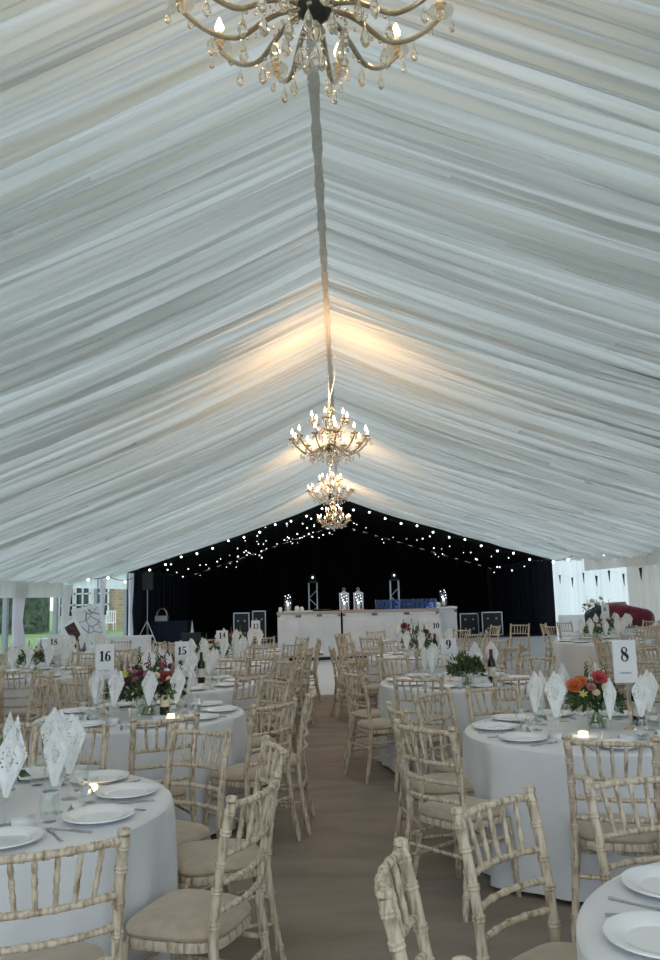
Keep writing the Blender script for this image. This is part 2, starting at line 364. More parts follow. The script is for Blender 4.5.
# ------------------------------------------------------------------ outside, seen through the clear windows
def house():
    t = thing('house', 'white rendered house with dark paned windows beyond the lawn', 'house', (0, 0, 0))
    W = MB(); W.box((-15.1, 49, 2.6), (3.0, 3, 5.4)); W.build('wall', 'render', t, smooth=False)
    MB().box((-12.3, 49.2, 2.6), (2.6, 3, 5.4)).build('brick_wall', 'brick', t, smooth=False)
    rf = MB(); rf.add([(-16.9, 47.2, 5.3), (-10.6, 47.2, 5.3), (-10.6, 50.8, 5.3), (-16.9, 50.8, 5.3), (-16, 49, 7.2), (-11.5, 49, 7.2)], [(0, 1, 5, 4), (1, 2, 5), (2, 3, 4, 5), (3, 0, 4), (0, 3, 2, 1)]); rf.build('roof', 'wood', t, smooth=False)
    for cx_ in (-16.0, -15.05, -13.95):
        yf = 47.46
        fr = MB(); w_, h_ = (.82, 2.6)
        z0, z1 = .75, .75 + h_
        for xx in (cx_ - w_ / 2, cx_, cx_ + w_ / 2): fr.box((xx, yf, (z0 + z1) / 2), (.09, .1, h_))
        for k in range(5): fr.box((cx_, yf, z0 + h_ * k / 4), (w_ + .09, .1, .07))
        f = fr.build('window', 'white', t, smooth=False)
        MB().box((cx_, yf + .03, (z0 + z1) / 2), (w_, .02, h_)).build('pane', 'pane', f, smooth=False)
house()
def hedge(x0, x1, y, h, label):
    b = MB(); rr = random.Random(int(x0)); 
    for i in range(900):
        p = (rr.uniform(x0, x1), y + rr.uniform(-.8, .2), rr.uniform(.1, h)); b.ball(p, rr.uniform(.15, .32), 6, 4)
    b.box(((x0 + x1) / 2, y, h / 2), (x1 - x0, 1.2, h)); tag(b.build('hedge', 'hedge'), label, 'hedge')
hedge(-36, -16.3, 45, 3.2, 'tall dark hedge beyond lawn behind clear plastic window')
# two white garden chairs on the terrace
def garden_chair(x, y, label):
    t = thing('garden_chair', label, 'chair', (x, y, -.06), 0, 'white garden chairs by the house')
    MB().box((0, 0, .45), (.55, .5, .05)).build('seat', 'white', t)
    b = MB()
    for k in range(5): b.box((-.24 + .12 * k, .25, .78), (.05, .03, .6))
    b.box((0, .25, 1.08), (.55, .04, .06)); b.build('backrest', 'white', t)
    for sx in (-1, 1):
        for sy in (-1, 1): MB().sweep([(sx * .25, sy * .22, .45), (sx * .27, sy * .25, 0)], .022, 6).build('leg', 'white', t)
garden_chair(-13.6, 44.6, 'white garden chair on the lawn left of brick wall'); garden_chair(-12.8, 45.2, 'white garden chair on the lawn nearest the brick wall')

# ------------------------------------------------------------------ chiavari chair
def bamboo(pts, r, nodes_at, n=10, seg=None):
    """turned wood with raised double rings at the given fractions"""
    P = [Vector(p) for p in pts]; L_ = [0]
    for i in range(1, len(P)): L_.append(L_[-1] + (P[i] - P[i - 1]).length)
    tot = L_[-1]
    def at(d):
        for i in range(1, len(P)):
            if d <= L_[i] + 1e-9: return P[i - 1].lerp(P[i], (d - L_[i - 1]) / (L_[i] - L_[i - 1]))
        return P[-1]
    ds = set([0, tot] + L_)
    for q in nodes_at:
        for e, _ in ((-.011, 0), (-.0075, 1), (-.0035, 1), (0, 0), (.0035, 1), (.0075, 1), (.011, 0)): ds.add(max(0, min(tot, q * tot + e)))
    ds = sorted(ds); pp = []; rr = []; last = -1
    for d in ds:
        if d - last < .0012: continue
        last = d; rad = r * (1 - .08 * math.sin(PI * min(1, d / tot)))
        for q in nodes_at:
            e = abs(d - q * tot)
            if e < .0095: rad = r * (1.15 if e > .002 else 1.02)
        pp.append(at(d)); rr.append(rad)
    return pp, rr
def quad_curve(a, b, bow, n=8):
    a, b, bow = Vector(a), Vector(b), Vector(bow)
    return [a.lerp(b, i / n) + bow * (4 * (i / n) * (1 - i / n)) for i in range(n + 1)]
def make_chair(name='chiavari_chair', hi=True):
    t = thing(name, '', 'chair'); n = 10 if hi else 6
    def post(z, sx):   # rear post centreline
        pts = [(0, .216, -.250), (.12, .205, -.222), (.25, .196, -.200), (.43, .186, -.180), (.60, .184, -.195), (.75, .186, -.222), (.885, .190, -.255)]
        for i in range(len(pts) - 1):
            if z <= pts[i + 1][0]:
                k = (z - pts[i][0]) / (pts[i + 1][0] - pts[i][0]); return Vector((sx * (pts[i][1] * (1 - k) + pts[i + 1][1] * k), pts[i][2] * (1 - k) + pts[i + 1][2] * k, z))
        return Vector((sx * pts[-1][1], pts[-1][2], z))
    zs = [0, .06, .12, .18, .25, .34, .43, .5, .6, .68, .75, .82, .885]
    back = MB(); RN = [.14, .27, .42, .56, .65, .76, .87]
    for sx in (-1, 1):
        # lower part of the rear post is a leg of its own
        lp, lr = bamboo([post(z, sx) for z in (0, .06, .12, .18, .25, .34, .43)], .0178, [.25, .5, .75], n)
        lr[0] = .012
        b = MB().sweep(lp, lr, n); b.build('leg', 'limewash', t)
        up, ur = bamboo([post(z, sx) for z in (.43, .5, .55, .6, .68, .75, .82, .885)], .0178, [.12, .36, .55, .78, .93], n)
        back.sweep(up, ur, n)
        top = post(.885, sx); back.lathe([(.010, 0), (.020, .004), (.0215, .011), (.019, .018), (.010, .022), (1e-5, .023)], n, Matrix.Translation(top))
    bow = Vector((0, -.034, 0))
    def rail(z, r, nn=5, k=1.0): 
        pts = quad_curve(post(z, -1), post(z, 1), bow * k, 10); pp, rr = bamboo(pts, r, [(i + .5) / nn for i in range(nn)] if hi else [], n if hi else 5); back.sweep(pp, rr, n if hi else 5); return pts
    rt_ = rail(.872, .0125, 6); rl_ = rail(.712, .0108, 5); rail(.618, .0108, 5); rail(.528, .0108, 5)
    back.build('backrest', 'limewash', t)
    for i in range(1, 6):
        f = i / 6; a = quad_curve(post(.872, -1), post(.872, 1), bow, 12)[2 * i]; c = quad_curve(post(.712, -1), post(.712, 1), bow, 12)[2 * i]
        c = Vector((c.x * .86, c.y, c.z))
        pp, rr = bamboo([c, a], .0082, [.3, .55, .8] if hi else [], n if hi else 5); MB().sweep(pp, rr, n if hi else 5).build('spindle', 'limewash', t)
    # seat frame and pad
    def outline(k, n_=32):
        o = []
        for i in range(n_):
            a = 2 * PI * i / n_; c, s_ = math.cos(a), math.sin(a); e = .55
            x = math.copysign(abs(c) ** e, c); y = math.copysign(abs(s_) ** e, s_)
            wdt = .195 + .018 * y; o.append((x * wdt * k, y * .19 * k + .005))
        return o
    def slab(prof, m, name_):
        b = MB(); vs = []; fs = []; n_ = 32
        for k, z in prof:
            for x, y in outline(k, n_): vs.append((x, y, z))
        for i in range(len(prof) - 1):
            for j in range(n_): a = i * n_ + j; c = i * n_ + (j + 1) % n_; fs.append((a, c, c + n_, a + n_))
        fs.append(tuple(range(n_ - 1, -1, -1))); fs.append(tuple((len(prof) - 1) * n_ + j for j in range(n_)))
        b.add(vs, fs).build(name_, m, t)
    slab([(.93, .380), (1.0, .385), (1.02, .400), (1.0, .417), (.93, .420)], 'limewash', 'seat_frame')
    slab([(.90, .415), (.99, .422), (1.015, .433), (.99, .447), (.90, .458), (.70, .465), (.35, .468), (.05, .469)], 'pad', 'seat_pad')
    for sx in (-1, 1):
        pp, rr = bamboo([(sx * .178, .165, .395), (sx * .19, .185, .2), (sx * .200, .205, 0)], .0165, [.2, .42, .64, .85], n); rr[-1] = .012
        MB().sweep(pp, rr, n).build('leg', 'limewash', t)
    def bar(a, c, k=3):
        pp, rr = bamboo([a, c], .0095, [(i + .5) / k for i in range(k)] if hi else [], n if hi else 5); MB().sweep(pp, rr, n if hi else 5).build('stretcher', 'limewash', t)
    for sx in (-1, 1):
        bar(post(.31, sx), (sx * .184, .175, .31)); bar(post(.20, sx), (sx * .190, .185, .20))
    bar((-.186, .178, .27), (.186, .178, .27)); bar(post(.27, -1), post(.27, 1))
    register(t); return t
CHAIR_HI = make_chair(hi=True); CHAIR_LO = make_chair(hi=False)
protos = []
used = {}
BACK = .26
def direction(a):
    a = a % 360
    names = ['right side', 'right side, a little back', 'back right', 'back, a little right', 'back', 'back, a little left', 'back left', 'left side, a little back', 'left side', 'left side, a little forward', 'front left', 'front, a little left', 'front', 'front, a little right', 'front right', 'right side, a little forward']
    return names[int(round(a / 22.5)) % 16]
CHAIR_N = [0]
def place_chair(back, face, label, group, margin=.5):
    """back: ground point under the middle of the top rail; face: direction the sitter looks, degrees"""
    f = R(face); x = back[0] + BACK * math.cos(f); y = back[1] + BACK * math.sin(f)
    if not (seen((x, y, .9), margin * .6) or seen((x, y, .45), margin * .6)): return None
    src = CHAIR_HI if y < 9.5 else CHAIR_LO
    CHAIR_N[0] += 1
    return dup(src, (x, y, FLOOR(y)), f - PI / 2, label, group, scale=1.02)
def FLOOR(y): return 0.0 if y < 13.4 else .005

# ------------------------------------------------------------------ tableware prototypes
PROTO = []
def hold(o): PROTO.append(o); register(o); return o
RT = .76; TZ = .757
def mk_plate():
    b = MB(); b.lathe([(1e-5, .004), (.075, .004), (.08, 0), (.088, .004), (.134, .019), (.137, .019), (.136, .024), (.130, .0235), (.094, .0145), (.086, .0065), (1e-5, .007)], 40)
    return b.build('dinner_plate', 'china')
def mk_knife():
    t = thing('table_knife', '', 'knife')
    MB().box((0, -.055, .003), (.014, .10, .006)).build('handle', 'steel', t)
    MB().add([(-.008, -.006, .001), (.006, -.006, .001), (.008, .08, .001), (.002, .112, .001), (-.008, .10, .001), (-.008, -.006, .0035), (.006, -.006, .0035), (.008, .08, .003), (.002, .112, .002), (-.008, .10, .003)], [(4, 3, 2, 1, 0), (5, 6, 7, 8, 9), (0, 1, 6, 5), (1, 2, 7, 6), (2, 3, 8, 7), (3, 4, 9, 8), (4, 0, 5, 9)]).build('blade', 'steel', t)
    return t
def mk_fork():
    t = thing('table_fork', '', 'fork')
    MB().sweep([(0, -.10, .003), (0, -.03, .003), (0, .03, .005)], [.007, .004, .0035], 8, flat=.5).build('handle', 'steel', t)
    b = MB(); b.sweep([(0, .028, .005), (0, .045, .005), (0, .055, .004)], [.005, .011, .012], 8, flat=.3)
    for i in range(4): b.sweep([(-.009 + .006 * i, .05, .004), (-.009 + .006 * i, .08, .003), (-.0085 + .0057 * i, .10, .006)], [.0018, .0018, .001], 5)
    b.build('tines', 'steel', t)
    return t
def mk_tumbler():
    b = MB(); b.capt = False
    b.lathe([(1e-5, 0), (.026, 0), (.030, .004), (.036, .03), (.0385, .055), (.037, .08), (.034, .105)], 24)
    b.lathe([(.0325, .105), (.0355, .08), (.0365, .055), (.034, .03), (.028, .012), (1e-5, .010)], 24); return b.build('water_tumbler', 'glass')
def mk_wine():
    t = thing('wine_glass', '', 'glass')
    MB().lathe([(1e-5, 0), (.036, 0), (.036, .002), (.012, .006), (.0045, .012), (.0038, .05), (.004, .085), (.010, .092), (1e-5, .094)], 20).build('stem', 'glass', t)
    b = MB(); b.capb = False; b.capt = False; b.lathe([(.004, .090), (.020, .097), (.034, .115), (.040, .14), (.0395, .165), (.034, .20)], 24); b.build('bowl', 'glass', t)
    return t
def mk_napkin(seed):
    rr = random.Random(seed); t = thing('lace_napkin', '', 'napkin')
    # pointed kite folds pinched at the foot and creased down the middle
    lay = [(0, 0, .265, .062, .62, .03), (.030, .10 * (1 if seed % 2 else -1), .245, .050, .66, -.03)]
    for k, (dy, lean, hgt, wd, top, cr) in enumerate(lay):
        rows = 14; cols = 6; vs = []; fs = []
        for i in range(rows + 1):
            v = i / rows; wv = wd * (.16 + .84 * v / top) if v < top else wd * (1 - v) / (1 - top)
            for j in range(cols + 1):
                u = -1 + 2 * j / cols; sh = .25 * (1 if seed % 2 else -1) * (v if v < top else top)
                vs.append((u * max(wv, .0008) + lean * hgt * v + sh * .05, dy * v + cr * (1 - abs(u)) * min(1, v * 1.6) * (1 if v < top else (1 - v) / (1 - top)), hgt * v))
        for i in range(rows):
            for j in range(cols): a = i * (cols + 1) + j; fs.append((a, a + 1, a + cols + 2, a + cols + 1))
        o = MB().add(vs, fs).build('napkin_fold', 'lace', t, smooth=False); md = o.modifiers.new('s', 'SOLIDIFY'); md.thickness = .0012
    return t
def mk_bottle():
    t = thing('wine_bottle', '', 'bottle')
    MB().lathe([(1e-5, .006), (.034, 0), (.037, .004), (.037, .18), (.034, .20), (.022, .222), (.0155, .24), (.0145, .30)], 24).build('bottle_body', 'bottle', t)
    b = MB(); b.capb = False; b.capt = False; b.lathe([(.0378, .06), (.0378, .145)], 24); b.build('paper_label', 'label', t)
    MB().lathe([(.0155, .245), (.0155, .302), (.012, .305), (1e-5, .305)], 16).build('foil_cap', 'foil', t); return t
def mk_card():
    b = MB(); b.add([(-.045, -.022, 0), (.045, -.022, 0), (.045, 0, .042), (-.045, 0, .042), (-.045, .022, 0), (.045, .022, 0)], [(0, 1, 2, 3), (3, 2, 5, 4)])
    o = b.build('place_card', 'card'); md = o.modifiers.new('s', 'SOLIDIFY'); md.thickness = .0008; return o
def mk_tea():
    t = thing('tealight_holder', '', 'tealight')
    b = MB(); b.capt = False; b.lathe([(1e-5, 0), (.028, 0), (.033, .02), (.034, .055)], 18); b.build('glass_cup', 'glass', t)
    MB().lathe([(.026, .004), (.026, .024), (1e-5, .024)], 18).build('tealight_candle', 'tealight', t); return t
def setk(o, label, cat): tag(o, label or None, cat); return o
P_PLATE = hold(mk_plate()); P_KNIFE = hold(mk_knife()); P_FORK = hold(mk_fork()); P_TUMB = hold(mk_tumbler()); P_WINE = hold(mk_wine())
P_NAPK = [hold(mk_napkin(s)) for s in (1, 5, 9)]; P_BOT = hold(mk_bottle()); P_CARD = hold(mk_card()); P_TEA = hold(mk_tea())
for o, c in ((P_PLATE, 'plate'), (P_TUMB, 'glass'), (P_CARD, 'place card')): o['category'] = c

# ------------------------------------------------------------------ numbers drawn as thick-and-thin serif figures
def glyph(ch):
    S = []   # strokes: list of (points, widths), figure cell 0.6 x 1
    def ell(cx_, cy_, rx, ry, a0, a1, wmax, wmin, n=22):
        P = []; Wd = []
        for i in range(n + 1):
            a = R(a0 + (a1 - a0) * i / n); P.append((cx_ + rx * math.cos(a), cy_ + ry * math.sin(a))); Wd.append(wmin + (wmax - wmin) * abs(math.cos(a)) ** 1.5)
        S.append((P, Wd))
    if ch == '1': S.append(([(.32, .02), (.32, .97)], [.2, .2])); S.append(([(.08, .025), (.56, .025)], [.05, .05])); S.append(([(.1, .80), (.2, .86), (.32, .97)], [.04, .06, .1]))
    elif ch == '8':
        S.append(([(.14, .80), (.15, .66), (.28, .54), (.44, .42), (.5, .28), (.48, .16)], [.08, .17, .2, .2, .17, .08])); ell(.3, .76, .17, .21, 0, 180, .07, .04); ell(.3, .25, .2, .23, 150, 370, .08, .04)
        S.append(([(.46, .80), (.44, .66), (.3, .56), (.14, .42), (.1, .28)], [.09, .06, .04, .06, .1]))
    elif ch == '6': ell(.3, .3, .19, .28, 0, 360, .19, .04); S.append(([(.12, .35), (.13, .6), (.22, .82), (.38, .96), (.5, .88)], [.19, .18, .12, .05, .12]))
    elif ch == '9': ell(.3, .7, .19, .28, 0, 360, .19, .04); S.append(([(.48, .65), (.47, .4), (.38, .18), (.22, .04), (.1, .12)], [.19, .18, .12, .05, .12]))
    elif ch == '0': ell(.3, .5, .2, .46, 0, 360, .2, .04)
    elif ch == '5': S.append(([(.12, .95), (.5, .95)], [.12, .12])); S.append(([(.13, .95), (.12, .55)], [.05, .05])); ell(.28, .32, .2, .28, 130, -160, .19, .05)
    elif ch == '4': S.append(([(.4, .02), (.4, .97)], [.18, .18])); S.append(([(.4, .97), (.04, .3), (.58, .3)], [.05, .05, .05])); S.append(([(.22, .025), (.56, .025)], [.05, .05]))
    elif ch == '3': ell(.26, .74, .2, .22, 150, -90, .16, .05); ell(.26, .28, .23, .26, 90, -160, .19, .05)
    elif ch == '7': S.append(([(.08, .94), (.54, .94)], [.12, .12])); S.append(([(.52, .92), (.34, .55), (.26, .02)], [.05, .1, .2]))
    return S
def ribbon(b, P, Wd, x0, z0, k, y=0.0, th=.0015):
    n = len(P); vs = []
    for i in range(n):
        a = P[max(0, i - 1)]; c = P[min(n - 1, i + 1)]; dx, dz = c[0] - a[0], c[1] - a[1]; l = math.hypot(dx, dz) or 1
        nx, nz = -dz / l, dx / l; h = Wd[i] / 2 + .012
        for s_ in (1, -1): vs.append((x0 + (P[i][0] + nx * h * s_) * k, y, z0 + (P[i][1] + nz * h * s_) * k))
    m = len(vs); vs += [(v[0], v[1] + th, v[2]) for v in vs]; fs = []
    for i in range(n - 1):
        a = 2 * i; fs += [(a, a + 1, a + 3, a + 2), (m + a, m + a + 2, m + a + 3, m + a + 1), (a, a + 2, m + a + 2, m + a), (a + 1, m + a + 1, m + a + 3, a + 3)]
    b.add(vs, fs)
def number_sign(x, y, num, rz, label, wdt=.14, hgt=.255, zb=.30):
    t = thing('table_number_sign', label, 'sign', (x, y, TZ), rz, 'table number signs')
    MB().lathe([(1e-5, 0), (.035, 0), (.035, .006), (.004, .010), (.0035, zb - .01)], 14).build('stand', 'gold', t)
    # ring clip holding the card
    MB().sweep([(math.cos(a) * .016, .004, zb + .012 + math.sin(a) * .016) for a in [i * PI / 7 for i in range(15)]], .0018, 6).build('ring_clip', 'gold', t)
    c = MB().box((0, 0, zb + hgt / 2), (wdt, .002, hgt)).build('card', 'card', t, smooth=False)
    k = .086 if len(num) == 1 else .076; tw = len(num) * k * .6; b = MB()
    for i, chh in enumerate(num):
        for P, Wd in glyph(chh): ribbon(b, P, Wd, -tw / 2 + i * k * .6, zb + hgt * .50, k, -.0028)
    b.build('number', 'ink', c, smooth=False)
    # line of small lettering, too fine to read in the photo
    b = MB(); rr = random.Random(len(num) * 7 + int(num)); xx = -.035
    while xx < .033:
        wd_ = rr.uniform(.003, .006); hh = rr.choice([.006, .006, .009])
        if rr.random() > .14: ribbon(b, [(0, 0), (0, 1)], [.25, .25], xx, zb + hgt * .22, hh, -.0028); ribbon(b, [(0, .0), (wd_ / hh * .7, .0)], [.18, .18], xx, zb + hgt * .22, hh, -.0028)
        xx += wd_ + .001
    b.build('small_lettering', 'ink', c, smooth=False)
    return t

# ------------------------------------------------------------------ flowers
def bloom(b, c, r, rr, kind='rose'):
    if kind == 'rose':
        for ring, (k, n, tilt) in enumerate([(1.0, 8, .2), (.82, 7, .55), (.62, 6, .9), (.45, 5, 1.2)]):
            for i in range(n):
                a = 2 * PI * (i + ring * .5) / n + rr.uniform(-.1, .1); o = Vector((math.cos(a), math.sin(a), 0)); s_ = Vector((-o.y, o.x, 0))
                p0 = Vector(c); out = o * math.cos(tilt) + Vector((0, 0, 1)) * math.sin(tilt); L_ = r * k; w_ = L_ * .45
                vs = [p0 + o * .05 * r, p0 + out * L_ * .55 + s_ * w_, p0 + out * L_ * .55 - s_ * w_, p0 + out * L_ + s_ * w_ * .6 + Vector((0, 0, .15 * L_)), p0 + out * L_ - s_ * w_ * .6 + Vector((0, 0, .15 * L_))]
                b.add(vs, [(0, 2, 1), (1, 2, 4, 3)])
        b.ball(Vector(c) + Vector((0, 0, r * .15)), r * .25, 8, 6)
    else:
        for i in range(6):
            a = 2 * PI * i / 6; o = Vector((math.cos(a), math.sin(a), .5)).normalized(); s_ = Vector((-math.sin(a), math.cos(a), 0))
            p = Vector(c); b.add([p, p + o * r * .6 + s_ * r * .22, p + o * r * 1.1, p + o * r * .6 - s_ * r * .22], [(0, 1, 2, 3)])
        b.ball(Vector(c), r * .15, 6, 4)
def arrangement(x, y, seed, label, blooms, spikes, spread=.17, height=.30, leaves=150, leafm='leaf', vr=.052, vh=.14, z=TZ, dome=1.0, small=()):
    rr = random.Random(seed); t = thing('flower_vase', label, 'flowers', (x, y, z), 0, 'flower arrangements')
    b = MB(); b.capt = False; b.lathe([(1e-5, 0), (vr, 0), (vr * 1.04, .01), (vr * 1.04, vh * .75), (vr * .85, vh * .9), (vr * .95, vh)], 26); b.build('vase', 'glass', t)
    MB().lathe([(vr * .95, .006), (vr * .96, vh * .6), (1e-5, vh * .6)], 20).build('water', 'water', t)
    b = MB()
    for i in range(22):
        a = rr.uniform(0, 2 * PI); q = rr.uniform(.2, .9) * vr; a2 = a + PI + rr.uniform(-.8, .8)
        b.sweep([(q * math.cos(a), q * math.sin(a), .01), (q * .3 * math.cos(a2), q * .3 * math.sin(a2), vh), (spread * .55 * math.cos(a2), spread * .55 * math.sin(a2), height * .85)], .0022, 5)
    b.build('stems', 'stem', t)
    b = MB()
    for i in range(leaves):
        a = rr.uniform(0, 2 * PI); q = math.sqrt(rr.random()) * spread; zz = vh * .8 + (height - vh) * rr.uniform(0, 1) * math.sqrt(max(0, 1 - (q / spread) ** 2 * .8)) * dome
        p = Vector((q * math.cos(a), q * math.sin(a), zz)); o = Vector((math.cos(a) * q * 4 + rr.uniform(-.4, .4), math.sin(a) * q * 4 + rr.uniform(-.4, .4), rr.uniform(-.4, 1))).normalized()
        s_ = o.cross(Vector((rr.uniform(-1, 1), rr.uniform(-1, 1), .3))).normalized(); L_ = rr.uniform(.035, .075); w_ = L_ * .24; up_ = o.cross(s_) * .01
        b.add([p, p + o * L_ * .5 + s_ * w_, p + o * L_, p + o * L_ * .5 - s_ * w_, p + o * L_ * .5 + up_], [(0, 1, 4), (1, 2, 4), (2, 3, 4), (3, 0, 4)])
    f = b.build('foliage', leafm, t); f['kind'] = 'stuff'
    for col, px, py, pz, r in blooms:
        b = MB(); bloom(b, (0, 0, 0), r, rr, 'lily' if col == 'yellow' else 'rose'); o = b.build('flower', 'f_' + col, t, (px, py, pz)); o.rotation_euler = (R(50) if py < .05 else R(10), R(px * 180), 0)
    for col, px, py, pz, L_ in spikes:
        b = MB(); bx_ = px * .4
        b.sweep([(bx_, py * .4, vh), (px, py, pz - L_)], .002, 5)
        for i in range(14):
            k = i / 14; a = i * 2.4; rad = .012 * (1 - k * .7); b.ball((px + rad * math.cos(a), py + rad * math.sin(a), pz - L_ + L_ * k), .007 * (1.2 - k * .7), 6, 4, (1, 1, 1.5))
        b.build('flower_spike', ('f_' + col) if 'f_' + col in M else col, t)
    for col, n in small:
        for i in range(n):
            a = rr.uniform(0, 2 * PI); q = rr.uniform(.3, 1) * spread * .95; zz = vh + (height - vh) * rr.uniform(.55, 1.1) * math.sqrt(max(.1, 1 - (q / spread) ** 2 * .7)) * dome
            b = MB(); bloom(b, (0, 0, 0), rr.uniform(.014, .024), rr); o = b.build('flower', 'f_' + col, t, (q * math.cos(a), q * math.sin(a), zz)); o.rotation_euler = (rr.uniform(0, 1.2), rr.uniform(-.6, .6), 0)
    return t

# ------------------------------------------------------------------ tables
def tablecloth(x, y, seed, label):
    rr = random.Random(seed); n = 220; ph = [rr.uniform(0, 6.28) for _ in range(5)]; fr = [9, 15, 6, 23, 4]
    def wave(a): return .55 * (1 - 2 * abs(math.sin(fr[0] * a / 2 + ph[0])) ** .8) + .5 * max(0, math.sin(5 * a + ph[4])) ** 3 + math.sin(fr[1] * a + ph[1]) * .35 + math.sin(fr[2] * a + ph[2]) * .3 + .15 * math.sin(fr[3] * a + ph[3])
    prof = [(.0, TZ, 0), (.3, TZ, 0), (.6, TZ, 0), (.735, TZ, 0), (.752, TZ - .003, 0), (.762, TZ - .012, 0), (.766, TZ - .04, .22), (.768, TZ - .12, .5), (.770, TZ - .25, .75), (.772, TZ - .4, .95), (.775, TZ - .55, 1.1), (.778, TZ - .68, 1.2), (.780, .014 + FLOOR(y), 1.3)]
    vs = []; fs = []
    for r, z, k in prof:
        for j in range(n):
            a = 2 * PI * j / n; q = r + .034 * k * wave(a); 
            if z < .1: z_ = z + .008 * (1 + math.sin(3 * a + ph[4])) 
            else: z_ = z
            vs.append((q * math.cos(a), q * math.sin(a), z_))
    for i in range(1, len(prof) - 1):
        for j in range(n): a = i * n + j; c = i * n + (j + 1) % n; fs.append((a + n, c + n, c, a))
    fs.append(tuple(n + j for j in range(n)))
    o = MB().add(vs, fs).build('tablecloth', 'cloth', None, (x, y, 0))
    return tag(o, label, 'tablecloth', 'white floor-length cloths over round tables')

def settings(x, y, ang, where, far):
    for a in ang:
        c, s_ = math.cos(R(a)), math.sin(R(a)); tx, ty = -s_, c
        d = direction(a); P = lambda r, t_: (x + c * r + tx * t_, y + s_ * r + ty * t_, TZ)
        rz = R(a) + PI / 2
        rr = random.Random(int(a * 10 + x * 100 + y * 31))
        def put(src, r, t_, label, group, rot=rz, dz=0.0, rad=.15, jit=.02):
            p = P(r + rr.uniform(-jit, jit) * .4, t_ + rr.uniform(-jit, jit) * .4); p = (p[0], p[1], p[2] + dz)
            if not seen(p, rad): return
            dup(src, p, rot + rr.uniform(-.08, .08), label, group)
        put(P_PLATE, .575, 0, 'white dinner plate, %s of %s' % (d, where), 'white dinner plates')
        if not far:
            put(P_KNIFE, .575, -.165, 'steel knife beside plate, %s of %s' % (d, where), 'steel table knives')
            put(P_FORK, .575, .165, 'steel fork beside plate, %s of %s' % (d, where), 'steel table forks')
            put(P_CARD, .405, .085 , 'white folded place card, %s of %s' % (d, where), 'folded place cards', rz + .2)
        put(P_TUMB, .41, -.075, 'clear water tumbler, %s of %s' % (d, where), 'clear water tumblers')
        p = P(.33, .03); 
        if seen(p, .3):
            dup(P_WINE, p, 0, 'stemmed glass holding napkin, %s of %s' % (d, where), 'stemmed wine glasses')
            k = P_NAPK[rr.randrange(3)]
            dup(k, (p[0], p[1], TZ + .104), rr.uniform(-.7, .7), 'standing white lace napkin, %s of %s' % (d, where), 'folded lace napkins', scale=rr.uniform(.88, 1.02), rot=(rr.uniform(-.04, .04), rr.uniform(-.04, .04), rr.uniform(-.7, .7)))

TABLES = {
 # key: x, y, phrase, setting/chair angles
 'L1': (-1.50, 3.50, 'nearest left table', [-60, -22, 18, 54, 92, 130, 168, 206, 250]),
 'T16': (-1.50, 6.15, 'table 16', [-72, -32, 7, 45, 84, 122, 160, 200, 244]),
 'T15': (-1.62, 8.20, 'table 15', [-65, -25, 15, 55, 95, 135, 175, 215, 255]),
 'T14': (-1.60, 10.45, 'table 14', [-72, -32, 8, 48, 88, 128, 168, 208, 248]),
 'T13': (-1.60, 12.85, 'table 13', [-60, -20, 20, 60, 100, 140, 180, 220, 260]),
 'NR': (1.31, 1.99, 'bottom right corner table', [14, 55, 96, 134, 172, 212, 250, 290, 333]),
 'T8': (1.50, 5.05, 'table 8', [171, 134, 212, 266, 99, 60, 20, -18, -56]),
 'T9': (1.12, 7.90, 'table 9', [-113, -75, -35, 5, 48, 88, 128, 170, 208]),
 'T10': (1.12, 11.05, 'table 10', [-70, -30, 10, 50, 90, 130, 172, 212, 250]),
 'T11': (1.22, 14.20, 'table 11', [-60, -20, 20, 60, 100, 140, 178, 216, 262]),
 'A': (-3.95, 7.15, 'far left edge table', [-60, -20, 20, 60, 100, 140, 180, 220, 260]),
 'T18': (-3.65, 9.85, 'table 18', [-55, -15, 25, 65, 105, 145, 185, 225, 265]),
 'C': (-4.05, 12.70, 'table by clear window', [-60, -20, 20, 60, 100, 140, 180, 220, 260]),
 'D': (4.15, 8.30, 'right edge table', [-60, -20, 20, 60, 100, 140, 180, 220, 260]),
 'E': (4.70, 10.95, 'table right behind sign 8', [-70, -30, 10, 50, 90, 130, 170, 210, 250]),
 'G': (4.20, 13.30, 'table left behind sign 8', [-60, -20, 20, 60, 100, 140, 180, 220, 260]),
 'H': (5.25, 15.90, 'table before burgundy bundle', [-60, -20, 20, 60, 100, 140, 180, 220, 260]),
}
CLOTH = {'L1': 'nearest left round table under white floor-length cloth', 'T16': 'white cloth on the round table with sign 16', 'T15': 'white cloth on the round table with sign 15', 'T14': 'white cloth on the round table with sign 14',
 'T13': 'white cloth on the round table with sign 13 before the bar', 'NR': 'white cloth on the round table in bottom right corner', 'T8': 'white cloth on the round table with sign 8', 'T9': 'white cloth on the round table with sign 9',
 'T10': 'white cloth on the round table with sign 10', 'T11': 'white cloth on round table nearest the bar, right of aisle', 'A': 'white cloth on the round table at far left edge', 'T18': 'white cloth on the round table with sign 18',
 'C': 'white cloth on the round table nearest the clear window', 'D': 'white cloth on the round table cut by the right edge', 'E': 'white cloth on the round table directly behind sign 8', 'G': 'white cloth on the round table left behind sign 8', 'H': 'white cloth on the round table before the burgundy drape'}
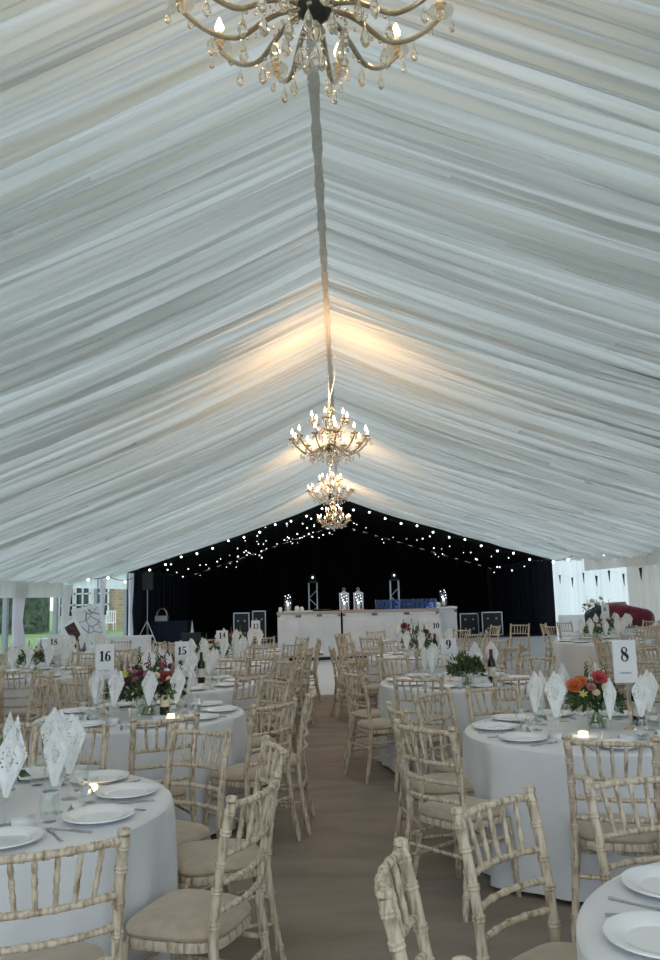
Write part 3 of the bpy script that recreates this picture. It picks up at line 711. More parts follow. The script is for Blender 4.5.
CUSTOM = {  # back-rail point, facing, label
 'L1': [((-0.840, 2.450), 117, 'limewashed chiavari chair cut by the bottom left corner'), ((-0.330, 3.081), 161, 'large limewashed chair turned sideways, left of aisle, nearest the camera'),
        ((-0.330, 3.917), 196, 'limewashed chair turned sideways just behind the nearest left-aisle chair'), ((-0.758, 4.413), 238, 'limewashed chair at back right of the nearest left table'),
        ((-1.507, 4.588), 272, 'limewashed chair directly behind the napkins of nearest left table')],
 'T16': [((-1.050, 4.909), 121, 'limewashed chair showing its back at front right of table 16'), ((-0.447, 5.424), 140, 'limewashed chair at right side of table 16, back to aisle'),
         ((-0.238, 5.949), 178, 'limewashed chair seen edge-on with its seat towards table 16'), ((-1.818, 4.889), 74, 'limewashed chair at front left of table 16'), ((-0.560, 6.900), 218, 'limewashed chair at back right of table 16')],
 'NR': [((0.117, 2.177), -10, 'pale limewashed chair standing edge-on at bottom centre of frame'), ((0.262, 1.429), 16, 'limewashed chair with only its knob showing at bottom centre'),
        ((0.496, 2.809), -48, 'limewashed chair in right foreground with spindles towards the aisle'), ((1.059, 3.091), -74, 'whitest limewashed chair rising behind the bottom right table')],
 'T8': [((1.234, 3.878), 74, 'limewashed chair squarely before table 8 showing its back'), ((0.418, 4.374), 42, 'limewashed chair at front left of table 8, curved back to aisle'),
        ((0.330, 5.074), 12, 'limewashed chair at left side of table 8, behind its neighbour'), ((0.622, 5.783), -44, 'limewashed chair at back left of table 8'), ((1.089, 6.026), -76, 'limewashed chair at back of table 8, left of the napkins'),
        ((2.236, 5.881), 230, 'limewashed chair at back right of table 8')],
 'T9': [((0.620, 6.800), 74, 'limewashed chair at front left of table 9'), ((1.420, 6.720), 102, 'limewashed chair at front right of table 9'), ((0.090, 7.360), 24, 'limewashed chair standing alone-looking in aisle at left of table 9'),
        ((0.020, 8.120), -8, 'limewashed chair edge-on just behind the aisle chair of table 9'), ((2.040, 8.580), 222, 'limewashed chair at back right of table 9'), ((2.280, 7.600), 170, 'limewashed chair at right side of table 9'), ((0.550, 8.950), -60, 'limewashed chair at back left of table 9'), ((1.350, 9.080), -100, 'limewashed chair at back of table 9')],
}
GA = 'limewashed chiavari chairs'
for i, (key, (x, y, where, ang)) in enumerate(TABLES.items()):
    tablecloth(x, y, 40 + i, CLOTH[key]); far = y > 9.2
    settings(x, y, ang, where, far)
    if key in CUSTOM:
        for bk, fc, lb in CUSTOM[key]: place_chair(bk, fc, lb, GA)
    else:
        for a in ang:
            rr = random.Random(int(a + x * 77 + y * 13)); q = 1.30 + rr.uniform(-.02, .06); j = rr.uniform(-9, 9); a2 = a + 18
            if key == 'G' and math.cos(R(a2)) < .2: continue
            if key in ('T15', 'T14', 'T13'): q -= .10
            if key in ('T10', 'T11'): q -= .05
            place_chair((x + q * math.cos(R(a2)), y + q * math.sin(R(a2))), a2 + 180 + j, 'limewashed chiavari chair, %s of %s' % (direction(a2), where), GA)
place_chair((3.62, 16.6), 235, 'limewashed chair pulled out on the white floor, tilted towards camera', GA)
place_chair((3.05, 16.2), 195, 'limewashed chair edge-on on the white floor beside a pulled-out chair', GA)

# signs
for key, num, dx, dy, rz in (('T16', '16', -.27, -.02, 0), ('T15', '15', .04, -.08, 0), ('T14', '14', .08, .0, 0), ('T13', '13', .25, .1, 0), ('T8', '8', .22, -.02, -.05), ('T9', '9', -.09, .02, .05), ('T10', '10', .17, .1, 0), ('T18', '18', .15, .1, .2), ('H', '6', -.15, -.1, -.2)):
    x, y = TABLES[key][:2]; wd, hg = (.14, .255)
    if key in ('T9', 'T14'): wd, hg = .15, .2
    number_sign(x + dx, y + dy, num, rz, 'white card table number sign reading %s' % num, wd, hg, {'T9': .20, 'T15': .17, 'T14': .23, 'T13': .22, 'T18': .20, 'T10': .23}.get(key, .27))
# flowers
X, Y = TABLES['T16'][:2]
arrangement(X + .04, Y + .02, 11, 'large mixed flower arrangement with yellow lily beside sign 16', [('yellow', -.13, -.15, .30, .055), ('red', .16, -.10, .27, .045), ('plum', -.02, -.14, .31, .03), ('cream', .10, -.16, .29, .03), ('pink', .04, -.17, .30, .03), ('mauve', -.05, -.15, .26, .03)],
            [('leaf', -.06, 0, .50, .13), ('plum', .02, -.03, .46, .12), ('leaf', .07, .02, .49, .12), ('mauve', -.15, 0, .42, .10), ('leaf', -.2, .02, .40, .1), ('plum', .13, 0, .44, .1), ('mauve', .19, 0, .38, .08)], .27, .36, 620, 'leaf', .06, .15, small=(('pink', 8), ('mauve', 16), ('cream', 6), ('plum', 12)))
X, Y = TABLES['T8'][:2]
arrangement(X + .05, Y + .06, 12, 'vase of orange and coral roses on table 8', [('orange', -.14, -.06, .255, .048), ('orange', -.10, -.04, .275, .042), ('coral', .01, -.07, .30, .048), ('cream', .045, -.11, .235, .042), ('pink', -.05, -.10, .25, .03), ('yellow', -.10, -.1, .21, .03), ('cream', -.03, -.12, .22, .024)],
            [('tan', .0, .02, .44, .14), ('leaf', .05, 0, .40, .12), ('leaf', -.04, .02, .40, .12), ('leaf', .08, .03, .36, .1)], .13, .30, 260, 'leaf', .058, .145, small=(('cream', 3), ('pink', 3)))
X, Y = TABLES['T9'][:2]
arrangement(X + .02, Y - .3, 13, 'dome of dark green foliage on table 9', [('white', -.1, -.05, .2, .02)], [('leaf2', -.12, -.05, .20, .08), ('leaf2', .12, -.05, .22, .08)], .145, .29, 420, 'leaf', .05, .12)
X, Y = TABLES['T10'][:2]
arrangement(X - .10, Y, 14, 'loose plum and green arrangement on table 10', [('plum', -.17, -.05, .40, .05), ('coral', -.11, -.06, .36, .03), ('white', .04, -.1, .3, .03), ('plum', .12, -.05, .32, .04)], [('leaf', .02, 0, .48, .14), ('leaf', -.05, 0, .44, .12), ('plum', .1, 0, .42, .1)], .20, .36, 220, 'leaf', .05, .14)
for key, sd, lb in (('T15', 15, 'mixed pink and red flower vase on table 15'), ('T14', 16, 'dark leafy flower vase on table 14'), ('T13', 17, 'small leafy flower vase on table 13'), ('T11', 18, 'plum and white flower vase on the table nearest the bar'), ('T18', 19, 'dark flower vase with white blooms on table 18'), ('H', 20, 'tall cream flower vase before the burgundy drape'), ('E', 21, 'leafy flower vase on the table behind sign 8'), ('G', 22, 'leafy flower vase on the table left behind sign 8')):
    X, Y = TABLES[key][:2]
    arrangement(X - .05, Y + .05, sd, lb, [('white' if key in ('T18', 'H') else 'coral', -.06, -.08, .27, .04), ('cream', .07, -.09, .28, .035), ('white' if key != 'T15' else 'red', .0, -.1, .24, .035)], [('leaf', -.08, 0, .40, .12), ('leaf', .06, 0, .42, .12)], .18, .32, 200, 'leaf', small=(('cream', 3),))
X, Y = TABLES['L1'][:2]
arrangement(X - .04, Y, 23, 'leafy vase at the very left edge of the nearest left table', [('cream', .05, -.1, .25, .03)], [('leaf', .0, 0, .3, .1)], .15, .27, 200, 'leaf2')
# bottles and tealights
for key, dx, dy, lb in (('T8', .32, .10, 'dark wine bottle standing beside sign 8'), ('T9', .27, -.22, 'dark wine bottle with cream label on table 9'), ('T10', .10, -.32, 'dark wine bottle with cream label on table 10'), ('T16', .18, -.02, 'dark wine bottle behind the napkins of table 16'), ('T15', .20, .1, 'dark wine bottle beside sign 15'), ('E', .1, .0, 'dark wine bottle on the table behind sign 8'), ('T11', .2, -.1, 'dark wine bottle on the table nearest the bar')):
    X, Y = TABLES[key][:2]; dup(P_BOT, (X + dx, Y + dy, TZ), .3, lb, 'dark wine bottles')
for key, dx, dy, lb in (('L1', .36, .27, 'lit tealight glass between the tumblers, nearest left table'), ('T16', .26, -.18, 'lit tealight glass on table 16'), ('T8', -.12, -.22, 'lit tealight glass on table 8'), ('T15', -.1, -.2, 'lit tealight glass on table 15')):
    X, Y = TABLES[key][:2]; dup(P_TEA, (X + dx, Y + dy, TZ), 0, lb, 'tealight glasses')

# ------------------------------------------------------------------ chandeliers
def drop_mesh(b, c, L_, r):
    x, y, z = c; b.sweep([(x, y, z + .02), (x, y, z)], .0012, 4)
    b.lathe([(1e-5, -L_), (r * .7, -L_ * .85), (r, -L_ * .62), (r * .6, -L_ * .3), (r * .2, -L_ * .08), (1e-5, 0)], 6, Matrix.Translation((x, y, z)))
def make_chandelier(label):
    t = thing('crystal_chandelier', label, 'chandelier', group='crystal chandeliers')
    # column: hub at z=0
    b = MB(); b.lathe([(1e-5, -.14), (.016, -.13), (.035, -.10), (.02, -.075), (.012, -.06)], 14)
    b.lathe([(.014, .06), (.03, .08), (.014, .10), (.012, .16), (.028, .19), (.045, .21), (.05, .225), (.014, .235), (.012, .30), (.03, .34), (.014, .37), (.011, .44), (.055, .475), (.07, .50), (.02, .495), (.01, .55), (.018, .58), (1e-5, .60)], 14)
    b.build('column', 'crystal', t)
    MB().ball((0, 0, 0), .062, 18, 12, (1, 1, .95)).build('hub_bowl', 'dark_glass', t)
    def arm(a, r, z0, dip, zc, scale=1.0):
        c, s_ = math.cos(a), math.sin(a); pts = []
        for i in range(15):
            k = i / 14; rad = .05 + (r - .05) * (k ** .9); z = z0 + (zc - z0) * k ** 3 - dip * math.sin(PI * k) ** 1.0 * (1 if k < .6 else 1) + .05 * math.sin(PI * min(1, k * 2.2)) * (1 - k)
            pts.append((rad * c, rad * s_, z))
        rr_ = [.0098 * scale] * 15; b = MB().sweep(pts, rr_, 8)
        # scroll curl
        A = b.build('arm', 'arm_glass', t)
        ex, ey, ez = pts[-1]
        d = MB(); d.lathe([(.006, -.012), (.012, 0), (.030, .006), (.046, .018), (.048, .024), (.036, .016), (.012, .010), (.014, .03), (.018, .036), (.012, .036)], 12, Matrix.Translation((ex, ey, ez)))
        d.build('drip_dish', 'crystal', A)
        MB().sweep([(ex, ey, ez + .03), (ex, ey, ez + .085)], .0105, 8).build('candle_tube', 'candle', A)
        MB().lathe([(.007, 0), (.016, .013), (.0165, .024), (.010, .044), (.003, .064), (1e-5, .068)], 8, Matrix.Translation((ex, ey, ez + .085))).build('candle_bulb', 'flame', A)
        drops = [(ex + .044 * math.cos(a + j * 2 * PI / 3), ey + .044 * math.sin(a + j * 2 * PI / 3), ez - .002, .058, .0125) for j in range(3)]
        k6 = pts[6]; k9 = pts[10]; drops += [(k6[0], k6[1], k6[2] - .03, .085, .017), (k9[0], k9[1], k9[2] - .03, .07, .015)]
        if r < .3: drops = drops[2:]
        for dx_, dy_, dz_, L_, r_ in drops:
            d = MB(); drop_mesh(d, (dx_, dy_, dz_), L_, r_); d.build('crystal_drop', 'crystal', A)
        d = MB()
        for j in range(13):
            k = j / 12; p = Vector(pts[12]).lerp(Vector((.05 * c, .05 * s_, z0 + .02)), k); d.ball((p.x, p.y, p.z - .09 * math.sin(PI * k) - .01), .007, 6, 4)
        o_ = d.build('bead_string', 'crystal', A); o_['kind'] = 'stuff'
    for i in range(12): arm(2 * PI * i / 12 + .15, .47, 0, .085, .085)
    for i in range(6): arm(2 * PI * i / 6 + .3, .23, .22, .03, .31, .8)
    for i in range(16):
        a = 2 * PI * i / 16; rad = .10 if i % 2 else .17; b = MB(); drop_mesh(b, (rad * math.cos(a), rad * math.sin(a), -.09 if i % 2 else -.05), .095, .019)
        for j in range(6):
            k = j / 6; b.ball((rad * math.cos(a) * (1 - k * .75), rad * math.sin(a) * (1 - k * .75), (-.07 if i % 2 else -.03) + k * .07), .006, 5, 4)
        b.build('crystal_drop', 'crystal', t)
    for i in range(3):
        a = 2 * PI * i / 3; b = MB(); drop_mesh(b, (.064 * math.cos(a), .064 * math.sin(a), .49), .055, .011); b.build('crystal_drop', 'crystal', t)
    b = MB(); drop_mesh(b, (0, 0, -.15), .11, .024); b.build('crystal_drop', 'crystal', t)
    register(t); return t
CH = make_chandelier('nearest crystal chandelier cut by the top of frame')
CH.location = (-.035, 2.72, 3.765); CH.scale = (1.12, 1.12, 1.0); CH.rotation_euler = (0, 0, .2)
ch_spots = [(-.07, 9.8, 3.40, 'large lit crystal chandelier hanging below the warm ceiling glow'), (-.14, 16.8, 3.66, 'middle-distance crystal chandelier, smaller and just above the farthest'), (-.12, 23.8, 3.72, 'farthest and smallest crystal chandelier before the black drape')]
chs = [CH] + [dup(CH, (x, y, z), .5 * i, lb, scale=1.0) for i, (x, y, z, lb) in enumerate(ch_spots)]
for i, c in enumerate(chs):
    x, y, z = c.location
    top = APEX - .06
    # links of the chain plus a loose white flex
    b = MB(); zz = z + .60
    while zz < top - .02:
        b.sweep([(x + .006 * math.cos(q), y, zz + .018 + .018 * math.sin(q)) for q in [k * PI / 4 for k in range(8)]], .0018, 4, closed=True); zz += .03
    b.build('chain', 'alu', c).matrix_parent_inverse = Matrix.LocRotScale(c.location, c.rotation_euler, None).inverted()
    pts = [(x + (x * 0 + .09 * math.sin(PI * k / 10)), y - .02, z + .58 + (top - z - .58) * k / 10) for k in range(11)]
    MB().sweep(pts, .004, 5).build('power_flex', 'white', c).matrix_parent_inverse = Matrix.LocRotScale(c.location, c.rotation_euler, None).inverted()
    ld = bpy.data.lights.new('chandelier_light', 'POINT'); ld.energy = CHANDELIER_W * (.35 if i == 0 else 1.0); ld.color = (1, .55, .24); ld.shadow_soft_size = .12
    lo = bpy.data.objects.new('chandelier_light', ld); COL.objects.link(lo); lo.parent = c; lo.location = (0, .0, .66)

# ------------------------------------------------------------------ festoon and star lights
def festoon():
    t = thing('festoon_light_string', 'string of round festoon bulbs along the black roof edge', 'string lights'); b = MB(); P = []
    N_ = 26
    for i in range(N_ + 1):
        x = -HW * .97 + 2 * HW * .97 * i / N_; z = roofz(x) - .16 - .10 * math.sin(i * 2.1) ** 2; P.append((x, Y1 + .12, z))
    fine = []
    for i in range(N_):
        for k in range(4):
            q = k / 4; fine.append((P[i][0] * (1 - q) + P[i + 1][0] * q, P[i][1], P[i][2] * (1 - q) + P[i + 1][2] * q - .04 * math.sin(PI * q)))
    b.sweep(fine + [P[-1]], .008, 5).build('cable', 'blackmetal', t)
    for i, p in enumerate(P[1:-1]): MB().ball((p[0], p[1], p[2] - .05), .034, 8, 6).build('festoon_bulb', 'festoon', t)
festoon()
def stars():
    t = thing('star_light_net', 'net of tiny white star lights under the black roof', 'string lights'); rr = random.Random(5); w_ = MB()
    for i in range(98):
        x = rr.uniform(-HW * .95, HW * .95) if rr.random() < .5 else -abs(rr.gauss(0, .45)) * HW; x = max(-7.1, min(7.1, x))
        y = rr.uniform(29.5, 39.5); z = roofz(x) - rr.uniform(.05, .6)
        MB().ball((x, y, z), rr.choice([.012, .016, .018, .026]), 6, 4).build('star_light', 'led', t); w_.sweep([(x, y, z), (x, y, roofz(x))], .003, 3)
    w_.build('wire', 'blackmetal', t)
stars()
# string of bulbs under the white pelmet by the left windows and by the right corner
def pelmet_lights(side, ya, yb, z, n, label):
    t = thing('festoon_light_string', label, 'string lights'); pts = []
    for i in range(n * 6 + 1):
        k = i / (n * 6); pts.append((side * (HW - .35), ya + (yb - ya) * k, z - .10 * abs(math.sin(k * PI * 2))))
    MB().sweep(pts, .012, 5).build('cable', 'blackmetal', t)
    for i in range(n): p = pts[i * 6 + 3]; MB().ball((p[0], p[1], p[2] - .05), .04, 8, 6).build('festoon_bulb', 'festoon', t)
pelmet_lights(-1, 22, 28, 2.35, 3, 'drooping dark cable above the left house windows'); pelmet_lights(1, 21, 28, 2.62, 4, 'drooping bulb cable above the right corner bunting')

# bunting of small dark pennants on the right wall
def bunting():
    t = thing('bunting', 'row of small dark pennants along the pale right wall', 'bunting'); ys = [16.8, 18.3, 19.6, 20.8, 21.9, 23.0, 24.2, 25.4, 26.8]; pts = []
    for i, y in enumerate(ys): pts.append((HW - .25, y, 2.06 - (.12 if i % 2 else 0)))
    MB().sweep(pts, .004, 4).build('cord', 'white', t)
    for i, p in enumerate(pts):
        s_ = .14 + .03 * (i % 3); x, y, z = p
        MB().add([(x, y - s_ / 2, z), (x, y + s_ / 2, z), (x, y, z - .30), (x - .012, y - s_ / 2, z), (x - .012, y + s_ / 2, z), (x - .012, y, z - .30)], [(0, 1, 2), (5, 4, 3), (0, 3, 4, 1), (1, 4, 5, 2), (2, 5, 3, 0)]).build('pennant', 'blackmetal', t, smooth=False)
bunting()

# ------------------------------------------------------------------ the bar
def bar_unit(x0, x1, y, d, h, label, topmat='bartop', panels=3, name='bar_counter'):
    t = thing(name, label, 'bar', ((x0 + x1) / 2, y + d / 2, .005), 0, 'white bar units'); w_ = x1 - x0
    b = MB().box((0, 0, h / 2 + .03), (w_, d, h - .10)); b.build('body', 'barwhite', t, smooth=False)
    b = MB().box((0, .02, .04), (w_ - .04, d - .04, .08)); b.build('plinth', 'blackmetal', t, smooth=False)
    MB().box((0, -.02, h - .025), (w_ + .03, d + .06, .05)).build('counter_top', topmat, t, smooth=False)
    pw = w_ / panels
    for i in range(panels):
        cx_ = -w_ / 2 + pw * (i + .5); f = MB()
        for sx in (-1, 1): f.box((cx_ + sx * (pw / 2 - .035), -d / 2 - .008, h / 2 + .02), (.06, .018, h - .20))
        for zz in (.14, h - .10): f.box((cx_, -d / 2 - .008, zz), (pw - .02, .018, .07))
        f.build('panel_frame', 'barwhite', t, smooth=False)
    return t
BY = 20.4; BH = 1.20
bar_unit(-1.58, .0, BY, .7, BH, 'left white panelled bar unit with polished top'); bar_unit(.05, 2.45, BY, .7, BH, 'right white panelled bar unit with polished top', panels=3)
bar_unit(2.30, 3.0, BY + .75, .7, BH + .02, 'narrow bright white bar return at right end', 'white', 1)
BT = BH + .005
def lantern(x, y, z, h, label, m='alu', sc=1.0):
    t = thing('lantern', label, 'lantern', (x, y, z), 0, 'bar lanterns'); w_ = .11 * sc
    f = MB()
    for sx in (-1, 1):
        for sy in (-1, 1): f.box((sx * w_, sy * w_, h * .45), (.022, .022, h * .8))
    f.box((0, 0, .015), (2.3 * w_, 2.3 * w_, .03)); f.box((0, 0, h * .84), (2.3 * w_, 2.3 * w_, .03))
    f.build('frame', m, t, smooth=False)
    MB().add([(-w_, -w_, h * .85), (w_, -w_, h * .85), (w_, w_, h * .85), (-w_, w_, h * .85), (0, 0, h)], [(0, 1, 4), (1, 2, 4), (2, 3, 4), (3, 0, 4)]).build('roof', m, t, smooth=False)
    MB().sweep([(.035 * math.cos(a), 0, h + .03 + .035 * math.sin(a)) for a in [k * PI / 5 for k in range(10)]], .005, 5, closed=True).build('ring', m, t)
    MB().box((0, 0, h * .45), (1.9 * w_, 1.9 * w_, h * .72)).build('glass_panes', 'glass', t, smooth=False)
    c = MB().lathe([(.04, .03), (.04, .15), (1e-5, .15)], 12).build('candle', 'candle', t); MB().ball((0, 0, .19), .022, 6, 5, (1, 1, 1.8)).build('candle_flame', 'led', c)
    b = MB()
    for k in range(9): 
        a = k * 2.2; b.ball((.07 * math.cos(a), .07 * math.sin(a), .22 + .025 * k), .011, 5, 4)
    b.build('fairy_lights', 'led', t)
lantern(.10, BY + .3, BT, .50, 'left of two glowing silver lanterns on the bar'); lantern(.46, BY + .3, BT, .50, 'right of two glowing silver lanterns on the bar')
tag(MB().box((.1, BY + .28, BT + .008), (.42, .4, .014)).build('red_mat', 'redmat'), 'red mat under the left bar lantern', 'mat', 'red mats'); tag(MB().box((.5, BY + .28, BT + .008), (.36, .4, .014)).build('red_mat', 'redmat'), 'red mat under the right bar lantern', 'mat', 'red mats')
lantern(-1.33, BY + .3, BT, .36, 'small black lantern at the left end of the bar', 'blackmetal', .8)
lantern(2.72, BY + 1.1, BT + .02, .40, 'small black lantern at the right end of the bar', 'blackmetal', .7)
# upturned jars and cups at the left end
for i, (x, s_) in enumerate([(-1.10, .06), (-.98, .05), (-1.52, .05)]):
    tag(MB().lathe([(s_, 0), (s_ * 1.1, s_), (s_ * .9, s_ * 2), (s_ * .5, s_ * 2.4), (1e-5, s_ * 2.4)], 12).build('jar', 'china', None, (x, BY + .25, BT)), ['white jar right of the black bar lantern', 'smaller white jar beside the first, bar left end', 'white jar at extreme left end of bar'][i], 'jar', 'white jars on the bar')
for i in range(7):
    tag(MB().box((0, 0, .012), (.12, .2, .024)).build('folded_napkin_stack', 'cloth', None, (-1.36 + i * .10, BY + .06, BT), .1 * (i % 3)), 'white folded cloth number %s from the bar left end' % ['one', 'two', 'three', 'four', 'five', 'six', 'seven'][i], 'cloth', 'folded white cloths on the bar')
tag(MB().box((0, 0, .02), (.55, .3, .04)).build('bar_tray', 'blackmetal', None, (-.52, BY + .35, BT)), 'flat dark tray left of the lanterns', 'tray')
# blue glasses in two rows
def hiball(nm, m):
    b = MB(); b.capt = False; b.lathe([(1e-5, .003), (.042, 0), (.046, .12), (.05, .24)], 14); return b.build(nm, m)
PB = hiball('blue_glass_jar', 'blue_glass'); tag(PB, '', 'glass'); hold(PB)
for i in range(14):
    for r_ in range(2):
        x = .93 + i * .112
        dup(PB, (x, BY + .2 + r_ * .18, BT), 0, 'tall blue tinted glass in the %s row, place %d from the lanterns' % (['front', 'rear'][r_], i + 1), 'tall blue glasses on the bar')
for i in range(8):
    tag(MB().ball((0, 0, .06), .06, 10, 7, (1, 1, 1)).add([], []).build('glass_globe', 'glass' if i % 2 else 'china', None, (2.38 + (i % 4) * .09, BY + .95 + (i // 4) * .16, BT + .02 + (0))), ['white round bowl, front row on bar return', 'clear round globe, front row on bar return'][i % 2] + [' at left', ' at left', ' at right', ' at right', ', rear row left', ', rear row left', ', rear row right', ', rear row right'][i], 'bowl', 'round bowls on the bar return')

# ------------------------------------------------------------------ band gear in the black section
def truss(x, y, h, label):
    t = thing('truss_tower', label, 'truss', (x, y, 0), 0, 'truss towers behind the bar'); s_ = .15; b = MB()
    for sx in (-1, 1):
        for sy in (-1, 1): b.sweep([(sx * s_, sy * s_, 0), (sx * s_, sy * s_, h)], .022, 8)
    b.build('upright', 'alu', t); b = MB(); k = int(h / .3)
    for i in range(k):
        z0, z1 = i * .3, (i + 1) * .3; a = 1 if i % 2 else -1
        for sy in (-1, 1): b.sweep([(-a * s_, sy * s_, z0), (a * s_, sy * s_, z1)], .010, 5)
        for sx in (-1, 1): b.sweep([(sx * s_, -a * s_, z0), (sx * s_, a * s_, z1)], .010, 5)
    b.build('lacing', 'alu', t); MB().box((0, 0, .02), (.5, .5, .04)).build('base_plate', 'blackmetal', t)
    c = MB().lathe([(.09, h + .05), (.11, h + .10), (.11, h + .22), (.06, h + .32), (1e-5, h + .33)], 12).build('stage_light', 'blackmetal', t)
    MB().box((0, 0, h + .03), (.34, .34, .05)).build('top_plate', 'blackmetal', t); MB().ball((0, -.11, h + .20), .03, 8, 6).build('lens', 'led', c)
truss(-.98, 29.6, 2.05, 'left aluminium truss tower behind the bar'); truss(1.98, 29.6, 2.05, 'right aluminium truss tower behind the bar')
def speaker(x, y, label):
    t = thing('speaker_stand', 'black tripod speaker stand on the left of the dark stage', 'stand', (x, y, 0))
    MB().sweep([(0, 0, .25), (0, 0, 1.95)], .02, 8).build('pole', 'alu', t)
    for k in range(3):
        a = k * 2 * PI / 3 - .52; MB().sweep([(0, 0, .85), (.46 * math.cos(a), .46 * math.sin(a), .02)], .018, 6).build('leg', 'alu', t)
    s_ = thing('loudspeaker', label, 'speaker', (x, y, 1.95), .25)
    MB().add([(-.19, -.17, 0), (.19, -.17, 0), (.12, .17, 0), (-.12, .17, 0), (-.19, -.17, .62), (.19, -.17, .62), (.12, .17, .62), (-.12, .17, .62)], [(0, 3, 2, 1), (4, 5, 6, 7), (0, 1, 5, 4), (1, 2, 6, 5), (2, 3, 7, 6), (3, 0, 4, 7)]).build('cabinet', 'blackmetal', s_, smooth=False)
    MB().box((0, -.176, .31), (.35, .012, .58)).build('grille', 'grille', s_, smooth=False)
    b = MB(); b.ball((0, -.17, .2), .12, 12, 8, (1, .18, 1)); b.build('woofer', 'grille', s_); MB().box((0, -.18, .48), (.2, .03, .12)).build('horn', 'grille', s_, smooth=False)
speaker(-6.95, 29.3, 'dark loudspeaker on its stand left of the black stage')
# cloth-covered desk with a pale arched case on it
def desk():
    t = thing('draped_desk', 'dark navy draped desk on the left of the stage', 'desk', (-6.30, 30.3, 0)); MB().box((0, 0, .78), (1.3, .75, .04)).build('desk_top', 'navy', t, smooth=False)
    b = MB(); vs = []; fs = []; n = 120
    for i in range(n):
        q = i / n * 4; sd = int(q); k = q - sd; c = [(-.66, -.385), (.66, -.385), (.66, .385), (-.66, .385)]; a = c[sd]; e = c[(sd + 1) % 4]; wv = .02 * math.sin(i * 1.3)
        x, y = a[0] * (1 - k) + e[0] * k, a[1] * (1 - k) + e[1] * k; vs += [(x, y, .80), (x * (1.02 + wv), y * (1.04 + wv * 2), .02)]
    for i in range(n): a = 2 * i; c = 2 * ((i + 1) % n); fs.append((a, a + 1, c + 1, c))
    b.add(vs, fs).build('drape', 'navy', t)
    s_ = thing('arched_basket', 'pale arched case standing on the dark desk', 'case', (-6.62, 30.2, .805))
    MB().box((0, 0, .10), (.46, .3, .20)).build('body', M['post'], s_, smooth=False)
    MB().sweep([(.19 * math.cos(a), 0, .20 + .26 * math.sin(a)) for a in [k * PI / 12 for k in range(13)]], .025, 6).build('handle', 'alu', s_)
desk()
def case(x, y, w_, d, h, label, z=0, m='blackmetal'):
    t = thing('flight_case', label, 'flight case', (x, y, z), 0, 'flight cases on the stage')
    MB().box((0, 0, h / 2), (w_, d, h)).build('body', m, t, smooth=False); f = MB(); e = .035
    for sx in (-1, 1):
        f.box((sx * (w_ / 2), -d / 2, h / 2), (e, e, h)); 
        for zz in (0, 1): f.box((sx * (w_ / 2), 0, e / 2 + zz * (h - e)), (e, d, e))
    for zz in (0, 1): f.box((0, -d / 2, e / 2 + zz * (h - e)), (w_, e, e))
    f.build('edge_trim', 'alu', t, smooth=False)
    for sx in (-1, 1):
        for zz in (.3, .72): MB().box((sx * w_ * .22, -d / 2 - .012, h * zz), (.06, .02, .07)).build('latch', 'post', t, smooth=False)
case(-3.60, 29.9, .55, .6, 1.05, 'tall black flight case with bright edges left of bar'); case(-2.98, 30.1, .46, .6, 1.10, 'black flight case behind, just left of the bar')
case(4.75, 30.6, .66, .6, .80, 'wide dark flight case right of the bar'); case(5.52, 30.2, .72, .6, .84, 'black flight case with silver edges, right of bar')
def cone(x, y): 
    t = thing('floor_lamp', 'small white cone lamp on the dark stage', 'lamp', (x, y, 0)); MB().lathe([(.12, 0), (.12, .03), (1e-5, .04)], 14).build('base', 'white', t); MB().lathe([(.085, .03), (.06, .25), (.03, .55), (.006, .8), (1e-5, .81)], 14).build('shade', 'white', t); t.location.z = .40; t.scale = (.7, .7, .55)
    b = thing('stage_crate', 'low black crate carrying the white cone lamp', 'crate', (x, y, 0)); MB().box((0, 0, .20), (.7, .5, .40)).build('body', 'blackmetal', b, smooth=False); MB().box((0, -.26, .34), (.2, .02, .05)).build('handle', 'grille', b, smooth=False)
cone(-5.35, 29.4)

# ------------------------------------------------------------------ boards near the left windows
def easel_board(x, y, w_, h, rz, tilt, zc, m, label, frame='white'):
    t = thing('display_board', label, 'board', (x, y, 0), rz)
    T = Matrix.Translation((0, 0, zc)) @ Matrix.Rotation(tilt, 4, 'Y') @ Matrix.Rotation(R(-12), 4, 'X')
    MB().box((0, 0, 0), (w_, .03, h), T=T).build('panel', m, t, smooth=False)
    f = MB(); e = .07
    for sx in (-1, 1): f.box((sx * (w_ / 2 + e / 2), 0, 0), (e, .05, h + 2 * e), T=T)
    for sz in (-1, 1): f.box((0, 0, sz * (h / 2 + e / 2)), (w_, .05, e), T=T)
    f.build('frame', frame, t, smooth=False)
    for sx in (-1, 1): MB().sweep([(sx * w_ * .42, .25, 0), (sx * w_ * .12, .10, zc + h * .35)], .02, 6).build('leg', 'wood', t)
    MB().sweep([(0, .75, 0), (0, .14, zc + h * .3)], .02, 6).build('leg', 'wood', t)
easel_board(-5.37, 16.6, .22, .66, .1, R(-31), .86, 'darkprint', 'tilted dark printed seating plan in a white frame')
easel_board(-5.42, 17.6, .50, .78, .15, R(-12), 1.05, 'printed', 'tall white board with dark botanical pattern behind the seating plan')
def white_table():
    t = thing('gift_table', 'low white draped table under the tilted boards', 'table', (-5.9, 19.6, .005)); MB().box((0, 0, .72), (2.6, .7, .05)).build('table_top', 'cloth', t, smooth=False); MB().box((0, 0, .35), (2.55, .65, .69)).build('cloth_skirt', 'cloth', t, smooth=False)
white_table()

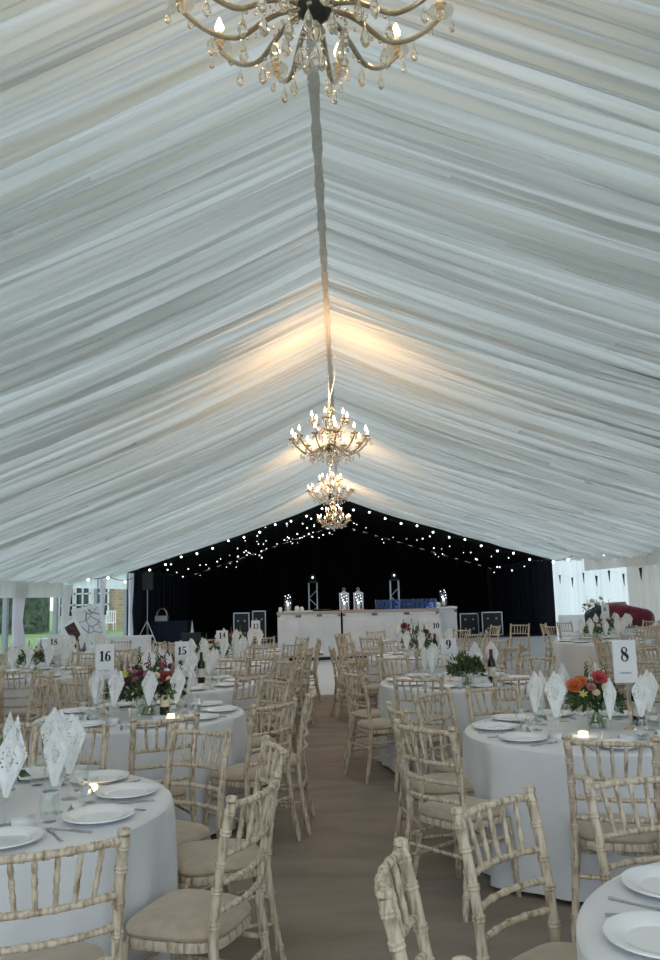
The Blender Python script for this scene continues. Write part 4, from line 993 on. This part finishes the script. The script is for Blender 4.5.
# ------------------------------------------------------------------ right side by the pale wall
def burgundy():
    b = MB(); rr = random.Random(2); n = 36; m = 14; vs = []; fs = []; Lx, Ly, Lz = .52, .36, .24
    for i in range(m + 1):
        ph = PI * i / m
        for j in range(n):
            th = 2 * PI * j / n; sx = math.copysign(abs(math.cos(th)) ** .45, math.cos(th)); sy = math.copysign(abs(math.sin(th)) ** .6, math.sin(th)); sp_ = abs(math.sin(ph)) ** .5; cz = math.copysign(abs(math.cos(ph)) ** .6, math.cos(ph))
            wv = 1 + .025 * math.sin(th * 9 + ph * 3); vs.append((Lx * sx * sp_ * wv, Ly * sy * sp_ * wv, Lz * cz - (.07 * sx if cz > 0 else 0)))
    for i in range(m):
        for j in range(n): a = i * n + j; c = i * n + (j + 1) % n; fs.append((a, c, c + n, a + n))
    o = b.add(vs, fs).build('velvet_drape', 'burgundy', None, (6.10, 17.5, .985)); tag(o, 'burgundy velvet covered bundle by the pale right wall', 'drape')
    t = thing('trestle_table', 'long table carrying the burgundy bundle by right wall', 'table', (6.1, 17.5, .005)); MB().box((0, 0, .72), (1.7, .9, .05)).build('table_top', 'cloth', t, smooth=False); MB().box((0, 0, .35), (1.65, .85, .69)).build('cloth_skirt', 'cloth', t, smooth=False)
    b = MB(); vs = []; fs = []
    for i in range(11):
        ph = PI * i / 10
        for j in range(28):
            th = 2 * PI * j / 28; sp_ = math.sin(ph) ** .6; wv = 1 + .06 * math.sin(th * 5 + ph * 2)
            vs.append((.22 * math.cos(th) * sp_ * wv, .3 * math.sin(th) * sp_ * wv, .21 * math.copysign(abs(math.cos(ph)) ** .7, math.cos(ph)) + .05 * math.cos(th)))
    for i in range(10):
        for j in range(28): a = i * 28 + j; c = i * 28 + (j + 1) % 28; fs.append((a, c, c + 28, a + 28))
    tag(b.add(vs, fs).build('coat', 'blackmetal', None, (5.40, 17.4, .985)), 'folded black coat at the left end of burgundy bundle', 'coat')
burgundy()
arrangement(6.5, 20.9, 31, 'tall white flowers against the pale right wall', [('white', -.1, -.1, .40, .07), ('white', .12, -.1, .46, .06), ('cream', 0, -.12, .3, .07), ('white', -.16, -.05, .28, .06)], [('leaf', -.2, 0, .55, .2), ('leaf', .2, 0, .5, .2), ('leaf', .35, 0, .45, .15)], .30, .45, 160, 'leaf', .07, .2, z=.87)
t = thing('flower_plinth', 'white plinth carrying tall white flowers', 'plinth', (6.5, 20.9, .005)); MB().box((0, 0, .42), (.34, .34, .84)).build('column', 'white', t, smooth=False); MB().box((0, 0, .85), (.4, .4, .03)).build('top_slab', 'white', t, smooth=False)
def screen():
    t = thing('folding_screen', 'low white panel screen beside the black drape', 'screen', (6.5, 22.6, .005), 0)
    MB().box((-.1, 0, .45), (.8, .05, .86)).build('panel', 'white', t, smooth=False)
    for sx in (-1, 1): MB().box((sx * .36 - .1, 0, .02), (.06, .3, .04)).build('foot', 'white', t)
screen()

# ------------------------------------------------------------------ remove the masters
def kill(o):
    for c in KIDS.get(o.name, []): kill(c)
    bpy.data.objects.remove(o, do_unlink=True)
names = [CHAIR_HI, CHAIR_LO] + PROTO
for o in names: kill(o)
print('chairs', CHAIR_N[0], 'objects', len(bpy.data.objects))
